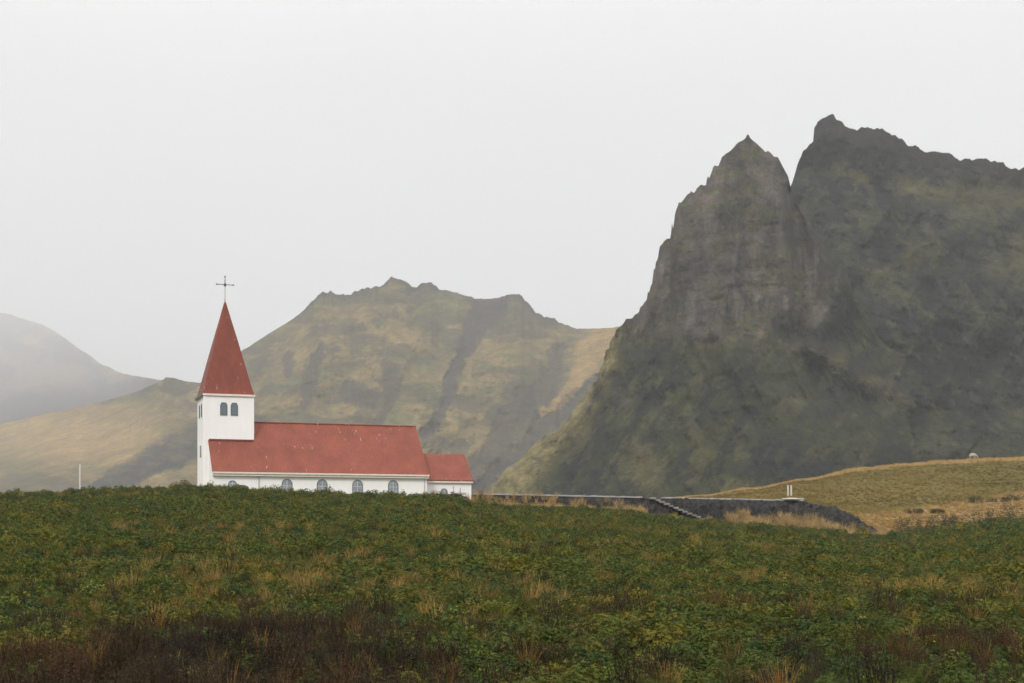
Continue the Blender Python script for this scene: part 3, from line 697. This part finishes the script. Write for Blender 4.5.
def strip(name, s0, s1, zt0, zb0, thick, m, n=60, proud=.0):
    bm = bmesh.new(); prev = None
    for s_ in np.linspace(s0, s1, n):
        x_, y_, nx, ny = along(s_); j_ = .02 * math.sin(s_ * 3.1) + .015 * math.sin(s_ * 7.7)
        c_ = [bm.verts.new((x_ + nx * proud, y_ + ny * proud, zb0)), bm.verts.new((x_ + nx * proud, y_ + ny * proud, zt0 + j_)), bm.verts.new((x_ - nx * thick, y_ - ny * thick, zt0 + j_)), bm.verts.new((x_ - nx * thick, y_ - ny * thick, zb0))]
        if prev:
            for i in range(4): bm.faces.new((prev[i], prev[(i+1) % 4], c_[(i+1) % 4], c_[i]))
        else: bm.faces.new(c_)
        prev = c_
    bm.faces.new(list(reversed(prev))); bmesh.ops.recalc_face_normals(bm, faces=bm.faces)
    return obj(name, bm, m)
def s_at(px):
    return float(min(np.arange(0, ELEN, .05), key=lambda s_: abs(pxof(along(s_)[0], along(s_)[1], 4.2) - px)))
k1 = strip('terrace_kerb', s_at(455), s_at(642), 4.36, 4.215, .5, m_conc, proud=.10); tag(k1, 'long pale concrete kerb running from the church to the stone steps', 'kerb')
k2 = strip('terrace_kerb', s_at(664), ELEN - .1, 4.36, 4.215, .5, m_conc, proud=.10); tag(k2, 'pale concrete kerb above the dark embankment right of the stone steps', 'kerb')
# heavier slab at the end of the kerb
sx0, sy0, snx, sny = along(s_at(790)); slab = empty('concrete_slab', (sx0, sy0, 4.365), math.atan2(-snx, sny) + math.pi * 0)
bm = bmesh.new(); v_ = box(bm, -1.35, 1.15, -.12, .9, 0, .13); bmesh.ops.bevel(bm, geom=bm.edges[:], offset=.02, segments=1, affect='EDGES')
me_ = obj('slab_block', bm, mat('white_concrete', (.58, .58, .55), .8, var=.06), slab)
bm = bmesh.new(); box(bm, -.55, .40, -.10, .6, .131, .20); obj('slab_step', bm, mat('white_concrete_top', (.58, .58, .55), .8, var=.06), slab)
tag(slab, 'low white concrete slab at the right end of the terrace kerb', 'slab')
# stone steps down the embankment
st = empty('stone_steps', (0, 0, 0)); tag(st, 'pale stone steps slanting down the dark embankment through tan grass', 'steps')
m_step = [mat('pale_step_stone', (.25, .225, .195), .85, var=.25, scale=2.5), mat('grey_step_stone', (.19, .20, .205), .85, var=.25, scale=2.5), mat('pinkish_step_stone', (.235, .19, .165), .85, var=.25, scale=2.5)]
xa, ya, za = P(652, 497.5, 150.2); xb, yb, zb_ = P(702, 518.5, 149.8); NST = 12
for i in range(NST):
    u = i / (NST - 1.0); cx_, cy_, cz_ = xa + (xb - xa) * u, ya + (yb - ya) * u - .9 * math.sin(u * 3.14) * .4, za + (zb_ - za) * u
    bm = bmesh.new(); jx = random.uniform(-.06, .06)
    v_ = box(bm, -.26 + jx, .26, -.55 + random.uniform(-.2, .2), 1.0, -.22, 0)
    for q in v_: q.co += Vector((random.uniform(-.04, .04), random.uniform(-.04, .04), random.uniform(-.035, .035)))
    bmesh.ops.bevel(bm, geom=bm.edges[:], offset=.03, segments=1, affect='EDGES')
    o = obj('step', bm, m_step[i % 3 if i % 5 else 0], st); o.location = (cx_, cy_, cz_); o.rotation_euler = (0, 0, R(8) + random.uniform(-.08, .08))

# ------------------------------------------------------------------ posts, boulder, sheep
def ground_hit(px, row, y0=100, y1=300):
    """depth at which the ground shows at this picture position"""
    for Y in np.arange(y0, y1, .25):
        X_, Y_, Z_ = P(px, row, Y)
        if float(ground_z(np.array([X_]), np.array([Y_]))[0]) >= Z_: return X_, Y_, Z_
    return P(px, row, y1)
m_wpost = mat('white_painted_post', (.54, .52, .48), .6, var=.06, scale=4)
def post(name, base, h_, r_, label, cat, m=None, cap=True):
    o = empty(name, base); tag(o, label, cat)
    bm = bmesh.new(); box(bm, -r_, r_, -r_, r_, -.5, h_)
    bmesh.ops.bevel(bm, geom=bm.edges[:], offset=r_ * .2, segments=1, affect='EDGES'); obj('shaft', bm, m or m_wpost, o)
    if cap:
        bm = bmesh.new(); prism(bm, [(-r_*1.12,-r_*1.12,h_), (r_*1.12,-r_*1.12,h_), (r_*1.12,r_*1.12,h_), (-r_*1.12,r_*1.12,h_)], [(-r_*.5,-r_*.5,h_+r_*.8), (r_*.5,-r_*.5,h_+r_*.8), (r_*.5,r_*.5,h_+r_*.8), (-r_*.5,r_*.5,h_+r_*.8)])
        bmesh.ops.recalc_face_normals(bm, faces=bm.faces); obj('cap', bm, m or m_wpost, o)
    return o
xp, yp, zp = P(80, 488.5, 124); zg = float(ground_z(np.array([xp]), np.array([yp]))[0]); ztop = P(80, 464.5, 124)[2]
post('marker_post', (xp, yp, zg), ztop - zg, .065, 'tall white post standing alone on the crest left of the church', 'post')
for px_, lab in ((788.0, 'left one of two short white posts on the yellow slope behind the white slab'), (791.2, 'right one of two short white posts on the yellow slope behind the white slab')):
    b_ = ground_hit(px_, 495.8, 176, 280); o = post('slope_post', b_, (495.8 - 485.8) / F * b_[1], .085 * b_[1] / 165, lab, 'post'); o['group'] = 'two short white posts'
for px_, row0, row1, lab in ((460.3, 488, 497, 'thin dark pole in front of the chancel wall near its right end'), (453.6, 486.5, 496, 'short thin dark pole in front of the chancel, nearer to its arched window')):
    yq = 136.4; x_, y_, z_ = P(px_, row1, yq)
    o = empty('thin_pole', (x_, y_, z_)); tag(o, lab, 'pole', 'thin dark poles before the chancel')
    bm = bmesh.new(); tube(bm, (0, 0, -.6), (0, 0, (row1 - row0) / F * yq), .028 if px_ > 455 else .022); obj('shaft', bm, m_metal, o)
    if px_ < 455:
        for zc_ in (.42, .78): bm = bmesh.new(); tube(bm, (-.12, 0, zc_), (.12, 0, zc_), .02); obj('crossbar', bm, m_pale, o)
def rock_mesh(bm, r_, sq=(1, 1, 1), seed=0, off=(0, 0, 0), sub=3):
    vs_ = bmesh.ops.create_icosphere(bm, subdivisions=sub, radius=r_)['verts']
    for v in vs_:
        d = v.co.normalized(); k = 1 + .22 * float(fbm(np.array([d.x * 1.7 + seed]), np.array([d.y * 1.7 + d.z * 2.1]), 4, seed)[0])
        v.co = Vector((d.x * sq[0], d.y * sq[1], d.z * sq[2])) * r_ * k + Vector(off)
bm = bmesh.new(); rock_mesh(bm, .62, (1.15, .7, .62), 5)
xq, yq, zq = P(241.5, 489.3, 124.5); bo = obj('boulder', bm, mat('dark_mossy_stone', (.085, .08, .06), .9, var=.4, scale=3, bump=.5), None, True); bo.location = (xq, yq, zq)
tag(bo, 'low dark boulder in the grass before the west end of the church wall', 'boulder')
# sheep on the ridge: one skinned body, fleece, face and ears
def sheep(loc, rz, sc, label):
    root = empty('sheep', loc, rz); tag(root, label, 'sheep')
    J = [((0, 0, .62), .25), ((.30, 0, .64), .23), ((-.32, 0, .63), .23), ((.50, 0, .60), .13), ((.66, 0, .40), .085), ((.76, 0, .22), .07), ((.82, 0, .12), .05), ((-.52, 0, .60), .09)]
    E_ = [(0, 1), (0, 2), (1, 3), (3, 4), (4, 5), (5, 6), (2, 7)]
    for sx_, par in ((.30, 1), (-.34, 2)):
        for sy_ in (-.12, .12):
            i = len(J); J += [((sx_, sy_, .42), .085), ((sx_ + (-.03 if sx_ < 0 else .01), sy_, .22), .05), ((sx_, sy_, .02), .04)]; E_ += [(par, i), (i, i+1), (i+1, i+2)]
    me = bpy.data.meshes.new('body'); me.from_pydata([j[0] for j in J], E_, []); o = bpy.data.objects.new('body', me); COL.objects.link(o)
    me.materials.append(mat('pale_fleece', (.42, .38, .32), .95, var=.25, scale=9, bump=.6, bscale=22))
    md = o.modifiers.new('skin', 'SKIN')
    sv = me.skin_vertices[0].data if me.skin_vertices else None
    if sv is None:
        bpy.context.view_layer.objects.active = o; sv = o.data.skin_vertices[0].data
    for k, j in enumerate(J): sv[k].radius = (j[1], j[1])
    sv[0].use_root = True
    ss = o.modifiers.new('sub', 'SUBSURF'); ss.levels = 2; ss.render_levels = 2
    o.parent = root
    m_ear = mat('sheep_ear', (.34, .26, .2), .8)
    for sy_ in (-1, 1):
        bm = bmesh.new(); prism(bm, [(.64, .05 * sy_, .44), (.68, .06 * sy_, .42), (.66, .15 * sy_, .44)], [(.64, .05 * sy_, .455), (.68, .06 * sy_, .435), (.66, .15 * sy_, .455)])
        bmesh.ops.recalc_face_normals(bm, faces=bm.faces); obj('ear', bm, m_ear, root)
    root.scale = (sc, sc, sc); return root
b_ = ground_hit(972.5, 460.0, 180, 290); sheep((b_[0], b_[1], b_[2] + .22), R(-14), 1.3, 'small pale sheep grazing on the grassy ridge at the right')

# ------------------------------------------------------------------ plants
def leaf_quads(p, d, n, L, Wd):
    """one leaf as two quads folded along its midrib"""
    s = d.cross(n).normalized() * Wd
    tip = p + d * L; mid = p + d * L * .5 + n * L * .06
    return [[p, mid + s, tip, mid - s]]
def proto(name, faces, m):
    vs_, fs_ = [], []
    for f_ in faces:
        i = len(vs_); vs_ += [tuple(v) for v in f_]; fs_.append(tuple(range(i, i + len(f_))))
    me = bpy.data.meshes.new(name); me.from_pydata(vs_, [], fs_); me.materials.append(m)
    return bpy.data.objects.new(name, me)
def rv(a=1.0): return Vector((random.uniform(-a, a), random.uniform(-a, a), random.uniform(-a, a)))
def lupin(nl, rad, h_, m, leaf=.060, up=.35, fill=1.0):
    fs = []
    for i in range(nl):
        a = random.uniform(0, 6.283); r = rad * math.sqrt(random.random()); hh = h_ * (1 - .55 * (r / rad) ** 2) * random.uniform(.45, 1.0)
        c = Vector((r * math.cos(a), r * math.sin(a), hh))
        ax = (Vector((math.cos(a) * .6 * r / rad, math.sin(a) * .6 * r / rad, 1)) + rv(.45)).normalized()
        e1 = ax.orthogonal().normalized(); e2 = ax.cross(e1); k0 = random.uniform(0, 1); nn = random.choice((5, 6, 7))
        L0 = leaf * random.uniform(.75, 1.25)
        for k in range(nn):
            t_ = 6.283 * (k + k0) / nn; d = (e1 * math.cos(t_) + e2 * math.sin(t_) + ax * random.uniform(.05, .5)).normalized()
            fs += leaf_quads(c, d, ax, L0, L0 * .20)
        if i % 3 == 0:
            q = Vector((c.x * .3, c.y * .3, 0)); s_ = Vector((.004, 0, 0)); fs.append([q - s_, q + s_, c + s_, c - s_])
    return fs
def broad(nl, rad, h_, leaf=.078):
    fs = []
    for i in range(nl):
        a = random.uniform(0, 6.283); r = rad * math.sqrt(random.random()); hh = h_ * (1 - .5 * (r / rad) ** 2) * random.uniform(.3, 1.0)
        p = Vector((r * math.cos(a), r * math.sin(a), hh)); d = (Vector((math.cos(a), math.sin(a), random.uniform(-.2, .7))) + rv(.5)).normalized()
        n_ = (Vector((0, 0, 1)) + rv(.4)).normalized(); n_ = (n_ - d * n_.dot(d)).normalized(); L0 = leaf * random.uniform(.6, 1.3)
        fs += leaf_quads(p, d, n_, L0, L0 * .33)
    return fs
def grass(nb, rad, h_, w_=.006, lean=.35, droop=.5, seed_head=False):
    fs = []
    for i in range(nb):
        a = random.uniform(0, 6.283); r = rad * random.random(); p = Vector((r * math.cos(a), r * math.sin(a), 0))
        d = Vector((math.cos(a) * lean * random.random() + random.uniform(-.15, .15), math.sin(a) * lean * random.random() + random.uniform(-.15, .15), 1)).normalized()
        L = h_ * random.uniform(.55, 1.1); s_ = Vector((math.sin(a + 1), -math.cos(a + 1), 0)) * w_; out = Vector((d.x, d.y, 0)) * droop
        q = [p + d * L * u + out * L * u * u - Vector((0, 0, 1)) * L * .25 * droop * u ** 3 for u in (0, .4, .75, 1)]
        ws = (1, .85, .55, .12)
        for k in range(3): fs.append([q[k] - s_ * ws[k], q[k] + s_ * ws[k], q[k+1] + s_ * ws[k+1], q[k+1] - s_ * ws[k+1]])
        if seed_head and random.random() < .6:
            for k in range(5):
                c = q[3] - d * L * .04 * k; e = rv(1).normalized() * .009; g = rv(1).normalized() * .009; fs.append([c - e, c + g, c + e, c - g])
    return fs
def stalks(nb, rad, h_):
    """dead flower stalks with rows of small dry bracts"""
    fs = []
    for i in range(nb):
        a = random.uniform(0, 6.283); r = rad * math.sqrt(random.random()); p = Vector((r * math.cos(a), r * math.sin(a), 0))
        d = (Vector((random.uniform(-.25, .25), random.uniform(-.25, .25), 1))).normalized(); L = h_ * random.uniform(.5, 1.1); s_ = Vector((.005, .002, 0))
        fs.append([p - s_, p + s_, p + d * L + s_ * .5, p + d * L - s_ * .5])
        for k in range(14):
            c = p + d * L * random.uniform(.3, 1.0); e = rv(1).normalized() * random.uniform(.012, .03); g = e.orthogonal().normalized() * .009
            fs.append([c, c + e * .5 + g, c + e, c + e * .5 - g])
    return fs
m_lup = leafmat('lupin_leaf', (.065, .083, .0140), .2); m_broad = leafmat('broad_leaf', (.118, .118, .012), .22)
m_dry = leafmat('dry_grass_blade', (.31, .205, .078), .2); m_green = leafmat('green_grass_blade', (.090, .096, .014), .22)
m_hill = leafmat('hill_grass_blade', (.31, .205, .078), .4, rnd=.12)
m_brown = leafmat('dead_stalk', (.036, .022, .011), .1); m_flow = leafmat('yellow_leaf', (.21, .155, .022), .2)
protos = {}
protos['lup'] = [proto('lupin_plant', lupin(n_, r_, h_, m_lup), m_lup) for n_, r_, h_ in ((120, .36, .46), (150, .42, .52), (100, .30, .40), (130, .40, .36), (90, .26, .58))]
protos['broad'] = [proto('broadleaf_plant', broad(n_, r_, h_), m_broad) for n_, r_, h_ in ((150, .30, .42), (190, .36, .5), (120, .26, .34))]
protos['dry'] = [proto('dry_tuft', grass(n_, r_, h_, .0065, seed_head=True), m_dry) for n_, r_, h_ in ((46, .12, .62), (60, .16, .50), (34, .10, .75))]
protos['hill'] = [proto('hill_tuft', grass(n_, r_, h_, .009, lean=.8), m_hill) for n_, r_, h_ in ((70, .34, .5), (80, .42, .42), (60, .3, .6))]
protos['green'] = [proto('green_tuft', grass(n_, r_, h_, .007, lean=.6), m_green) for n_, r_, h_ in ((70, .18, .40), (60, .16, .5))]
protos['brown'] = [proto('brown_weed', stalks(n_, r_, h_), m_brown) for n_, r_, h_ in ((34, .26, .5), (44, .32, .42), (26, .2, .62))]
protos['flow'] = [proto('yellow_plant', broad(26, .16, .40, .05) , m_flow), proto('yellow_plant', broad(14, .10, .48, .045), m_flow)]

def scatter(name, kind, x, y, scl, tint, label, cat, zoff=-.03, lift=0.0):
    n = len(x); z = np.maximum(ground_z(x, y), bank_z(x, y)) + zoff + lift
    me = bpy.data.meshes.new(name); me.vertices.add(n); me.vertices.foreach_set('co', np.stack([x, y, z], -1).astype(np.float32).ravel())
    a = me.attributes.new('rot', 'FLOAT_VECTOR', 'POINT'); a.data.foreach_set('vector', np.stack([rng.normal(0, .10, n), rng.normal(0, .10, n), rng.uniform(0, 6.283, n)], -1).astype(np.float32).ravel())
    a = me.attributes.new('scl', 'FLOAT', 'POINT'); a.data.foreach_set('value', scl.astype(np.float32))
    a = me.attributes.new('which', 'INT', 'POINT'); a.data.foreach_set('value', rng.integers(0, len(protos[kind]), n).astype(np.int32))
    a = me.attributes.new('tint', 'FLOAT_COLOR', 'POINT'); B = np.ones((n, 4), np.float32); B[:, :3] = tint; a.data.foreach_set('color', B.ravel())
    o = bpy.data.objects.new(name, me); COL.objects.link(o)
    g = bpy.data.node_groups.new(name, 'GeometryNodeTree')
    g.interface.new_socket('Geometry', in_out='INPUT', socket_type='NodeSocketGeometry'); g.interface.new_socket('Geometry', in_out='OUTPUT', socket_type='NodeSocketGeometry')
    N = g.nodes; gi = N.new('NodeGroupInput'); go = N.new('NodeGroupOutput'); ip = N.new('GeometryNodeInstanceOnPoints'); gj = N.new('GeometryNodeGeometryToInstance')
    for po in reversed(protos[kind]):
        oi = N.new('GeometryNodeObjectInfo'); oi.inputs['Object'].default_value = po; oi.inputs['As Instance'].default_value = True
        g.links.new(oi.outputs['Geometry'], gj.inputs[0])
    def na(nm, ty):
        q = N.new('GeometryNodeInputNamedAttribute'); q.data_type = ty; q.inputs['Name'].default_value = nm; return q.outputs['Attribute']
    # instances arrive already wrapped; realise the wrapper so that each plant is one choice
    g.links.new(gi.outputs[0], ip.inputs['Points'])
    for nd in list(N):
        if nd.bl_idname == 'GeometryNodeGeometryToInstance': N.remove(nd)
    jn = N.new('GeometryNodeJoinGeometry')
    for nd in list(N):
        if nd.bl_idname == 'GeometryNodeObjectInfo': g.links.new(nd.outputs['Geometry'], jn.inputs[0])
    g.links.new(jn.outputs[0], ip.inputs['Instance']); ip.inputs['Pick Instance'].default_value = True
    g.links.new(na('which', 'INT'), ip.inputs['Instance Index']); g.links.new(na('scl', 'FLOAT'), ip.inputs['Scale'])
    e2r = N.new('FunctionNodeEulerToRotation'); g.links.new(na('rot', 'FLOAT_VECTOR'), e2r.inputs[0]); g.links.new(e2r.outputs[0], ip.inputs['Rotation'])
    g.links.new(ip.outputs[0], go.inputs[0])
    md = o.modifiers.new('plants', 'NODES'); md.node_group = g
    tag(o, label, cat, kind='stuff'); return o

def wedge(n, y0, y1, k=.43, side=10.0, pw=1.0):
    n = int(n * (k * (y0 + y1) / 2 + side) / (k * (y0 + y1) / 2 + 3.0))
    """random points over the visible wedge, with a margin on both sides"""
    u = rng.random(n * 2); y = np.sqrt(y0 * y0 + (y1 * y1 - y0 * y0) * u)
    x = rng.uniform(-1, 1, n * 2) * (k * y + side)
    return x[:n], y[:n]
def meadow_mask(x, y):
    px = PXC + F * x / y
    lim = np.interp(px, [-500, 0, 120, 440, 470, 600, 860, 900, 950, 1024, 1200, 1500], [127, 127, 127, 126.5, 136, 147, 168, 169, 180, 192, 195, 195])
    return (y < lim) & (edge_d(x, y) < -np.interp(px, [400, 560, 640, 720, 800, 880, 930], [.7, .9, 1.8, 4.2, 5.3, 7.3, 4]))
def layer(n1, n2, n3):
    a = [wedge(n1, 9.5, 32), wedge(n2, 32, 75), wedge(n3, 75, 196)]
    x = np.concatenate([q[0] for q in a]); y = np.concatenate([q[1] for q in a]); k = meadow_mask(x, y); return x[k], y[k]
def patch(x, y, s, seed, o=4): return fbm(x * s, y * s * .8, o, seed)
def brownzone(x, y):
    px = PXC + F * x / y
    lim = np.interp(px, [-300, 0, 60, 250, 330, 430, 520, 640], [15.6, 15.9, 17.6, 19.4, 19.4, 17.4, 14.2, 11]) + 1.6 * fbm(x * .7, y * .7, 3, 302)
    return sstep(1.2, -1.2, y - lim)

# leafy cover
x, y = layer(27000, 38000, 40000); bz = brownzone(x, y)
keep = rng.random(len(x)) > bz * .56; x, y = x[keep], y[keep]
pA = patch(x, y, .16, 310); pB = patch(x, y, .55, 312, 3); pxv = PXC + F * x / y
sc = np.clip(.74 + .75 * pA + .45 * pB + rng.normal(0, .24, len(x)), .3, 1.8) * np.interp(y, [10, 30, 60, 120, 180], [.38, .52, .72, .95, 1.0])
sc *= np.where((y > 104) & (y < 128), np.exp(rng.normal(0, .24, len(x))), 1)
tn = np.stack([.88 + .45 * pB + .30 * pA, .94 + .22 * pB + .22 * pA, .85 - .1 * pB], -1) * rng.normal(1, .16, len(x)).clip(.5, 1.6)[:, None]
old = (rng.random(len(x)) < .14 + .20 * (pB > .15))[:, None]; tn = np.where(old, tn * np.array([1.65, 1.15, .8]), tn)
blue = (rng.random(len(x)) < .10)[:, None]; tn = np.where(blue, tn * np.array([.62, .82, 1.3]), tn)
scatter('lupin_cover', 'lup', x, y, sc, tn.clip(.2, 3), 'low dense green lupin foliage covering the slope', 'lupins')
x, y = layer(5200, 9000, 9500); k = (rng.random(len(x)) < (.35 + .9 * patch(x, y, .22, 320)).clip(.05, 1)) & (rng.random(len(x)) > brownzone(x, y) * .8); x, y = x[k], y[k]
tn = np.stack([1 + .5 * patch(x, y, .5, 322), np.ones(len(x)), .9 * np.ones(len(x))], -1) * rng.normal(1, .2, len(x)).clip(.5, 1.7)[:, None]
scatter('leafy_weeds', 'broad', x, y, np.clip(rng.normal(.95, .25, len(x)), .4, 1.7) * np.interp(y, [10, 40, 120], [.42, .58, .85]), tn, 'yellow-green broad-leaved weeds scattered among the lupins', 'weeds')
x, y = layer(5000, 7500, 7000); k = rng.random(len(x)) < (.45 + .8 * patch(x, y, .3, 330)).clip(.05, 1) * (1 - .7 * brownzone(x, y)); x, y = x[k], y[k]
scatter('green_grass', 'green', x, y, np.clip(rng.normal(1.0, .25, len(x)), .4, 1.8) * np.interp(y, [10, 40, 120], [.38, .55, .8]), np.ones((len(x), 3)) * rng.normal(1, .2, len(x)).clip(.5, 1.7)[:, None] * np.array([1.05, 1, .9]), 'green grass tufts between the lupins', 'grass')
# dry grass: loose over the meadow, thick under the terrace wall
x, y = layer(3200, 5200, 7500); pq = patch(x, y, .20, 340); k = rng.random(len(x)) < (.18 + 1.9 * (pq - .0)).clip(.06, .95) * (.8 + .2 * (y > 60)); x, y = x[k], y[k]
sA = np.clip(rng.normal(.85, .22, len(x)), .4, 1.5) * np.interp(y, [10, 40, 120], [.48, .60, .80]); tA = np.ones((len(x), 3)) * (rng.normal(.80, .26, len(x)).clip(.25, 1.6)[:, None] * np.array([1.0, .96, .74]))
xw, yw, sw = [], [], []
for i in range(3600):
    s_ = random.uniform(1.0, ELEN + 5); x_, y_, nx, ny = along(s_); w_ = float(np.interp(s_, S, wid))
    c1 = float(fbm(np.array([s_ * (.9 if s_ < 28 else 1.7)]), np.array([3.3]), 3, 345)[0]); c2 = float(fbm(np.array([s_ * .33]), np.array([7.3]), 2, 347)[0])
    if c1 < (-.22 if s_ < 28 else .02) + random.uniform(-.1, .14): continue
    up_ = random.random() < .45 and s_ > 26
    o_ = random.uniform(.72, 1.0) * w_ if up_ else w_ + random.gauss(.25, .45)
    x_, y_ = x_ + nx * o_, y_ + ny * o_
    if 645 < PXC + F * x_ / y_ < 706 and o_ > .2 and not (680 < PXC + F * x_ / y_ < 706 and o_ < 1.6): continue
    xw.append(x_); yw.append(y_); sw.append((random.uniform(.6, 1.15) if s_ < 14 else random.uniform(.7, 1.6) if s_ < 28 else random.uniform(.8, 1.9)) * (1 + .35 * c2))
xw = np.array(xw); yw = np.array(yw)
# tan fringe at the meadow's far right end
x = np.concatenate([x, xw]); y = np.concatenate([y, yw]); sA = np.concatenate([sA, sw]); tA = np.concatenate([tA, np.array([1.12, 1.18, 1.32]) * rng.normal(1.15, .34, len(xw)).clip(.4, 2.0)[:, None]])
scatter('dry_grass', 'dry', x, y, sA, tA, 'tan dry grass in loose tufts over the slope and below the terrace', 'dry grass')
# dead brown stalks in the foreground, left of the middle
x, y = wedge(6500, 10.5, 24); bz = brownzone(x, y); k = rng.random(len(x)) < (bz * .85 + .05 + .10 * (y < 18)); x, y = x[k], y[k]  # extra stalks over the whole near strip stand in for lens darkening
x2, y2 = layer(300, 450, 400); k2 = rng.random(len(x2)) < .6; x = np.concatenate([x, x2[k2]]); y = np.concatenate([y, y2[k2]])
red = patch(x, y, .6, 352); tn = np.stack([1 + 1.1 * np.clip(red, -.3, 1), 1 + .5 * red, .9 + .2 * red], -1) * rng.normal(1, .25, len(x)).clip(.5, 1.9)[:, None]
scatter('brown_weeds', 'brown', x, y, np.clip(rng.normal(.58, .16, len(x)), .3, 1.1), tn.clip(.2, 3.5), 'dark brown dead weed stalks in the left foreground', 'dead weeds')
# tan stalks and rusty tufts among them
x, y = wedge(650, 11, 24); k = rng.random(len(x)) < brownzone(x, y) * .5 + .12; x, y = x[k], y[k]
scatter('tan_stalks', 'dry', x, y, np.clip(rng.normal(.54, .15, len(x)), .25, 1.0), np.stack([1.0 + .2 * (rng.random(len(x)) < .3), .88 * np.ones(len(x)), .62 * np.ones(len(x))], -1) * rng.normal(.50, .16, len(x)).clip(.2, .85)[:, None], 'rusty and tan grass stalks rising from the dark weeds', 'dry grass')
x, y = layer(1300, 1500, 700); k = rng.random(len(x)) < (.25 + patch(x, y, .4, 360)).clip(0, 1); x, y = x[k], y[k]
scatter('yellow_leaves', 'flow', x, y, np.clip(rng.normal(.6, .2, len(x)), .3, 1.2), np.ones((len(x), 3)) * rng.normal(.85, .25, len(x)).clip(.3, 1.4)[:, None], 'yellowing leaves dotted over the green slope', 'yellow plants')
# short grass of the yellow hill
n = 30000; y = rng.uniform(168, 296, n); px_ = rng.uniform(560, 1330, n); x = (px_ - PXC) / F * y
k = (hill_mask(px_, y) > .6) & (edge_d(x, y) < -1.5); x, y, px_ = x[k], y[k], px_[k]
s1, s2 = tan_strip(px_, y); rid = s2[:, None]; tt = np.maximum(s1, s2)[:, None]; pq = patch(x, y, .06, 370)[:, None]; pr = patch(x, y, .25, 372)[:, None]
tn = (np.array([.50, .46, .18]) * (1 + .6 * pq + .3 * pr)) * (1 - tt) + np.array([1.0, .97, .80]) * tt * (1 + rid * np.array([.5, .6, .9]))  # crest tint raised: light behind the ridge grass is put into the colour
scatter('hill_grass', 'hill', x, y, np.clip(rng.normal(.46, .13, len(x)) + .40 * np.maximum(s1 * .5, s2), .3, 1.5), (tn * rng.normal(1, .07, len(x)).clip(.6, 1.5)[:, None]).clip(.1, 2), 'short olive and tan grass over the rising hill at the right', 'grass')

# dark low shrubs between the meadow and the yellow hill
m_stem = mat('shrub_stem', (.06, .045, .03), .9)
m_shrub = mat('dark_shrub_leaf', (.05, .056, .022), .8, var=.35, scale=3)
def shrub(px, row, y0, wd_, h_, label):
    if y0 < 160: h_ *= 1.7; wd_ *= .85
    b = ground_hit(px, row, y0, 260) if y0 else None
    root = empty('low_shrub', b); tag(root, label, 'shrub', 'dark low shrubs by the foot of the hill')
    vs_, fs_ = [], []
    lobes = [(random.uniform(-.5, .5) * wd_, random.uniform(-.3, .3) * wd_, random.uniform(.5, 1)) for _ in range(5)]
    for i in range(520):
        lx, ly, ls = random.choice(lobes); d = rv(1).normalized() * random.random() ** .4
        p = Vector((lx + d.x * wd_ * .34 * ls, ly + d.y * wd_ * .3 * ls, h_ * .6 * ls + d.z * h_ * .66 * ls))
        n_ = rv(1).normalized(); q = leaf_quads(p, n_, n_.orthogonal().normalized(), random.uniform(.1, .2), .05)[0]
        i0 = len(vs_); vs_ += [tuple(v) for v in q]; fs_.append((i0, i0+1, i0+2, i0+3))
    me = bpy.data.meshes.new('foliage'); me.from_pydata(vs_, [], fs_); me.materials.append(m_shrub); o = bpy.data.objects.new('foliage', me); COL.objects.link(o); o.parent = root
    bm = bmesh.new()
    tube(bm, (0, 0, -.25), (lobes[0][0] * .5, lobes[0][1] * .5, h_ * .6), .05, 6, .015)
    obj('stem', bm, m_stem, root); return root
for a_ in ((907, 532.5, 150, 3.0, 1.1, 'wide dark shrub just right of the end of the stone embankment'),
           (926, 531, 150, 2.4, 1.2, 'rounded dark shrub, second to the right of the stone embankment'),
           (943, 527.5, 150, 2.8, 1.0, 'flat dark shrub below the left part of the tan grass strip'),
           (957, 525.5, 150, 2.2, 1.0, 'small dark shrub at the meadow edge below the middle of the tan strip'),
           (985, 523, 150, 3.0, 1.1, 'broad dark shrub at the meadow edge below the right part of the tan strip'),
           (1012, 520.5, 150, 3.4, 1.3, 'large dark shrub at the meadow edge by the right border of the picture'),
           (915, 514, 170, 1.9, .8, 'small dark bush alone on the left part of the tan grass strip'),
           (938, 513.5, 170, 1.6, .6, 'tiny dark bush on the tan grass strip, right of a slightly larger one'),
           (975, 503.5, 170, 2.2, 1.1, 'dark bush at the upper border of the tan grass strip'),
           (997, 502.5, 170, 2.8, .9, 'long dark bush at the upper border of the tan strip, near the right end'),
           (1018, 500.5, 170, 3.0, 1.0, 'dark bush on the upper tan strip border by the right edge of the picture')):
    shrub(*a_)
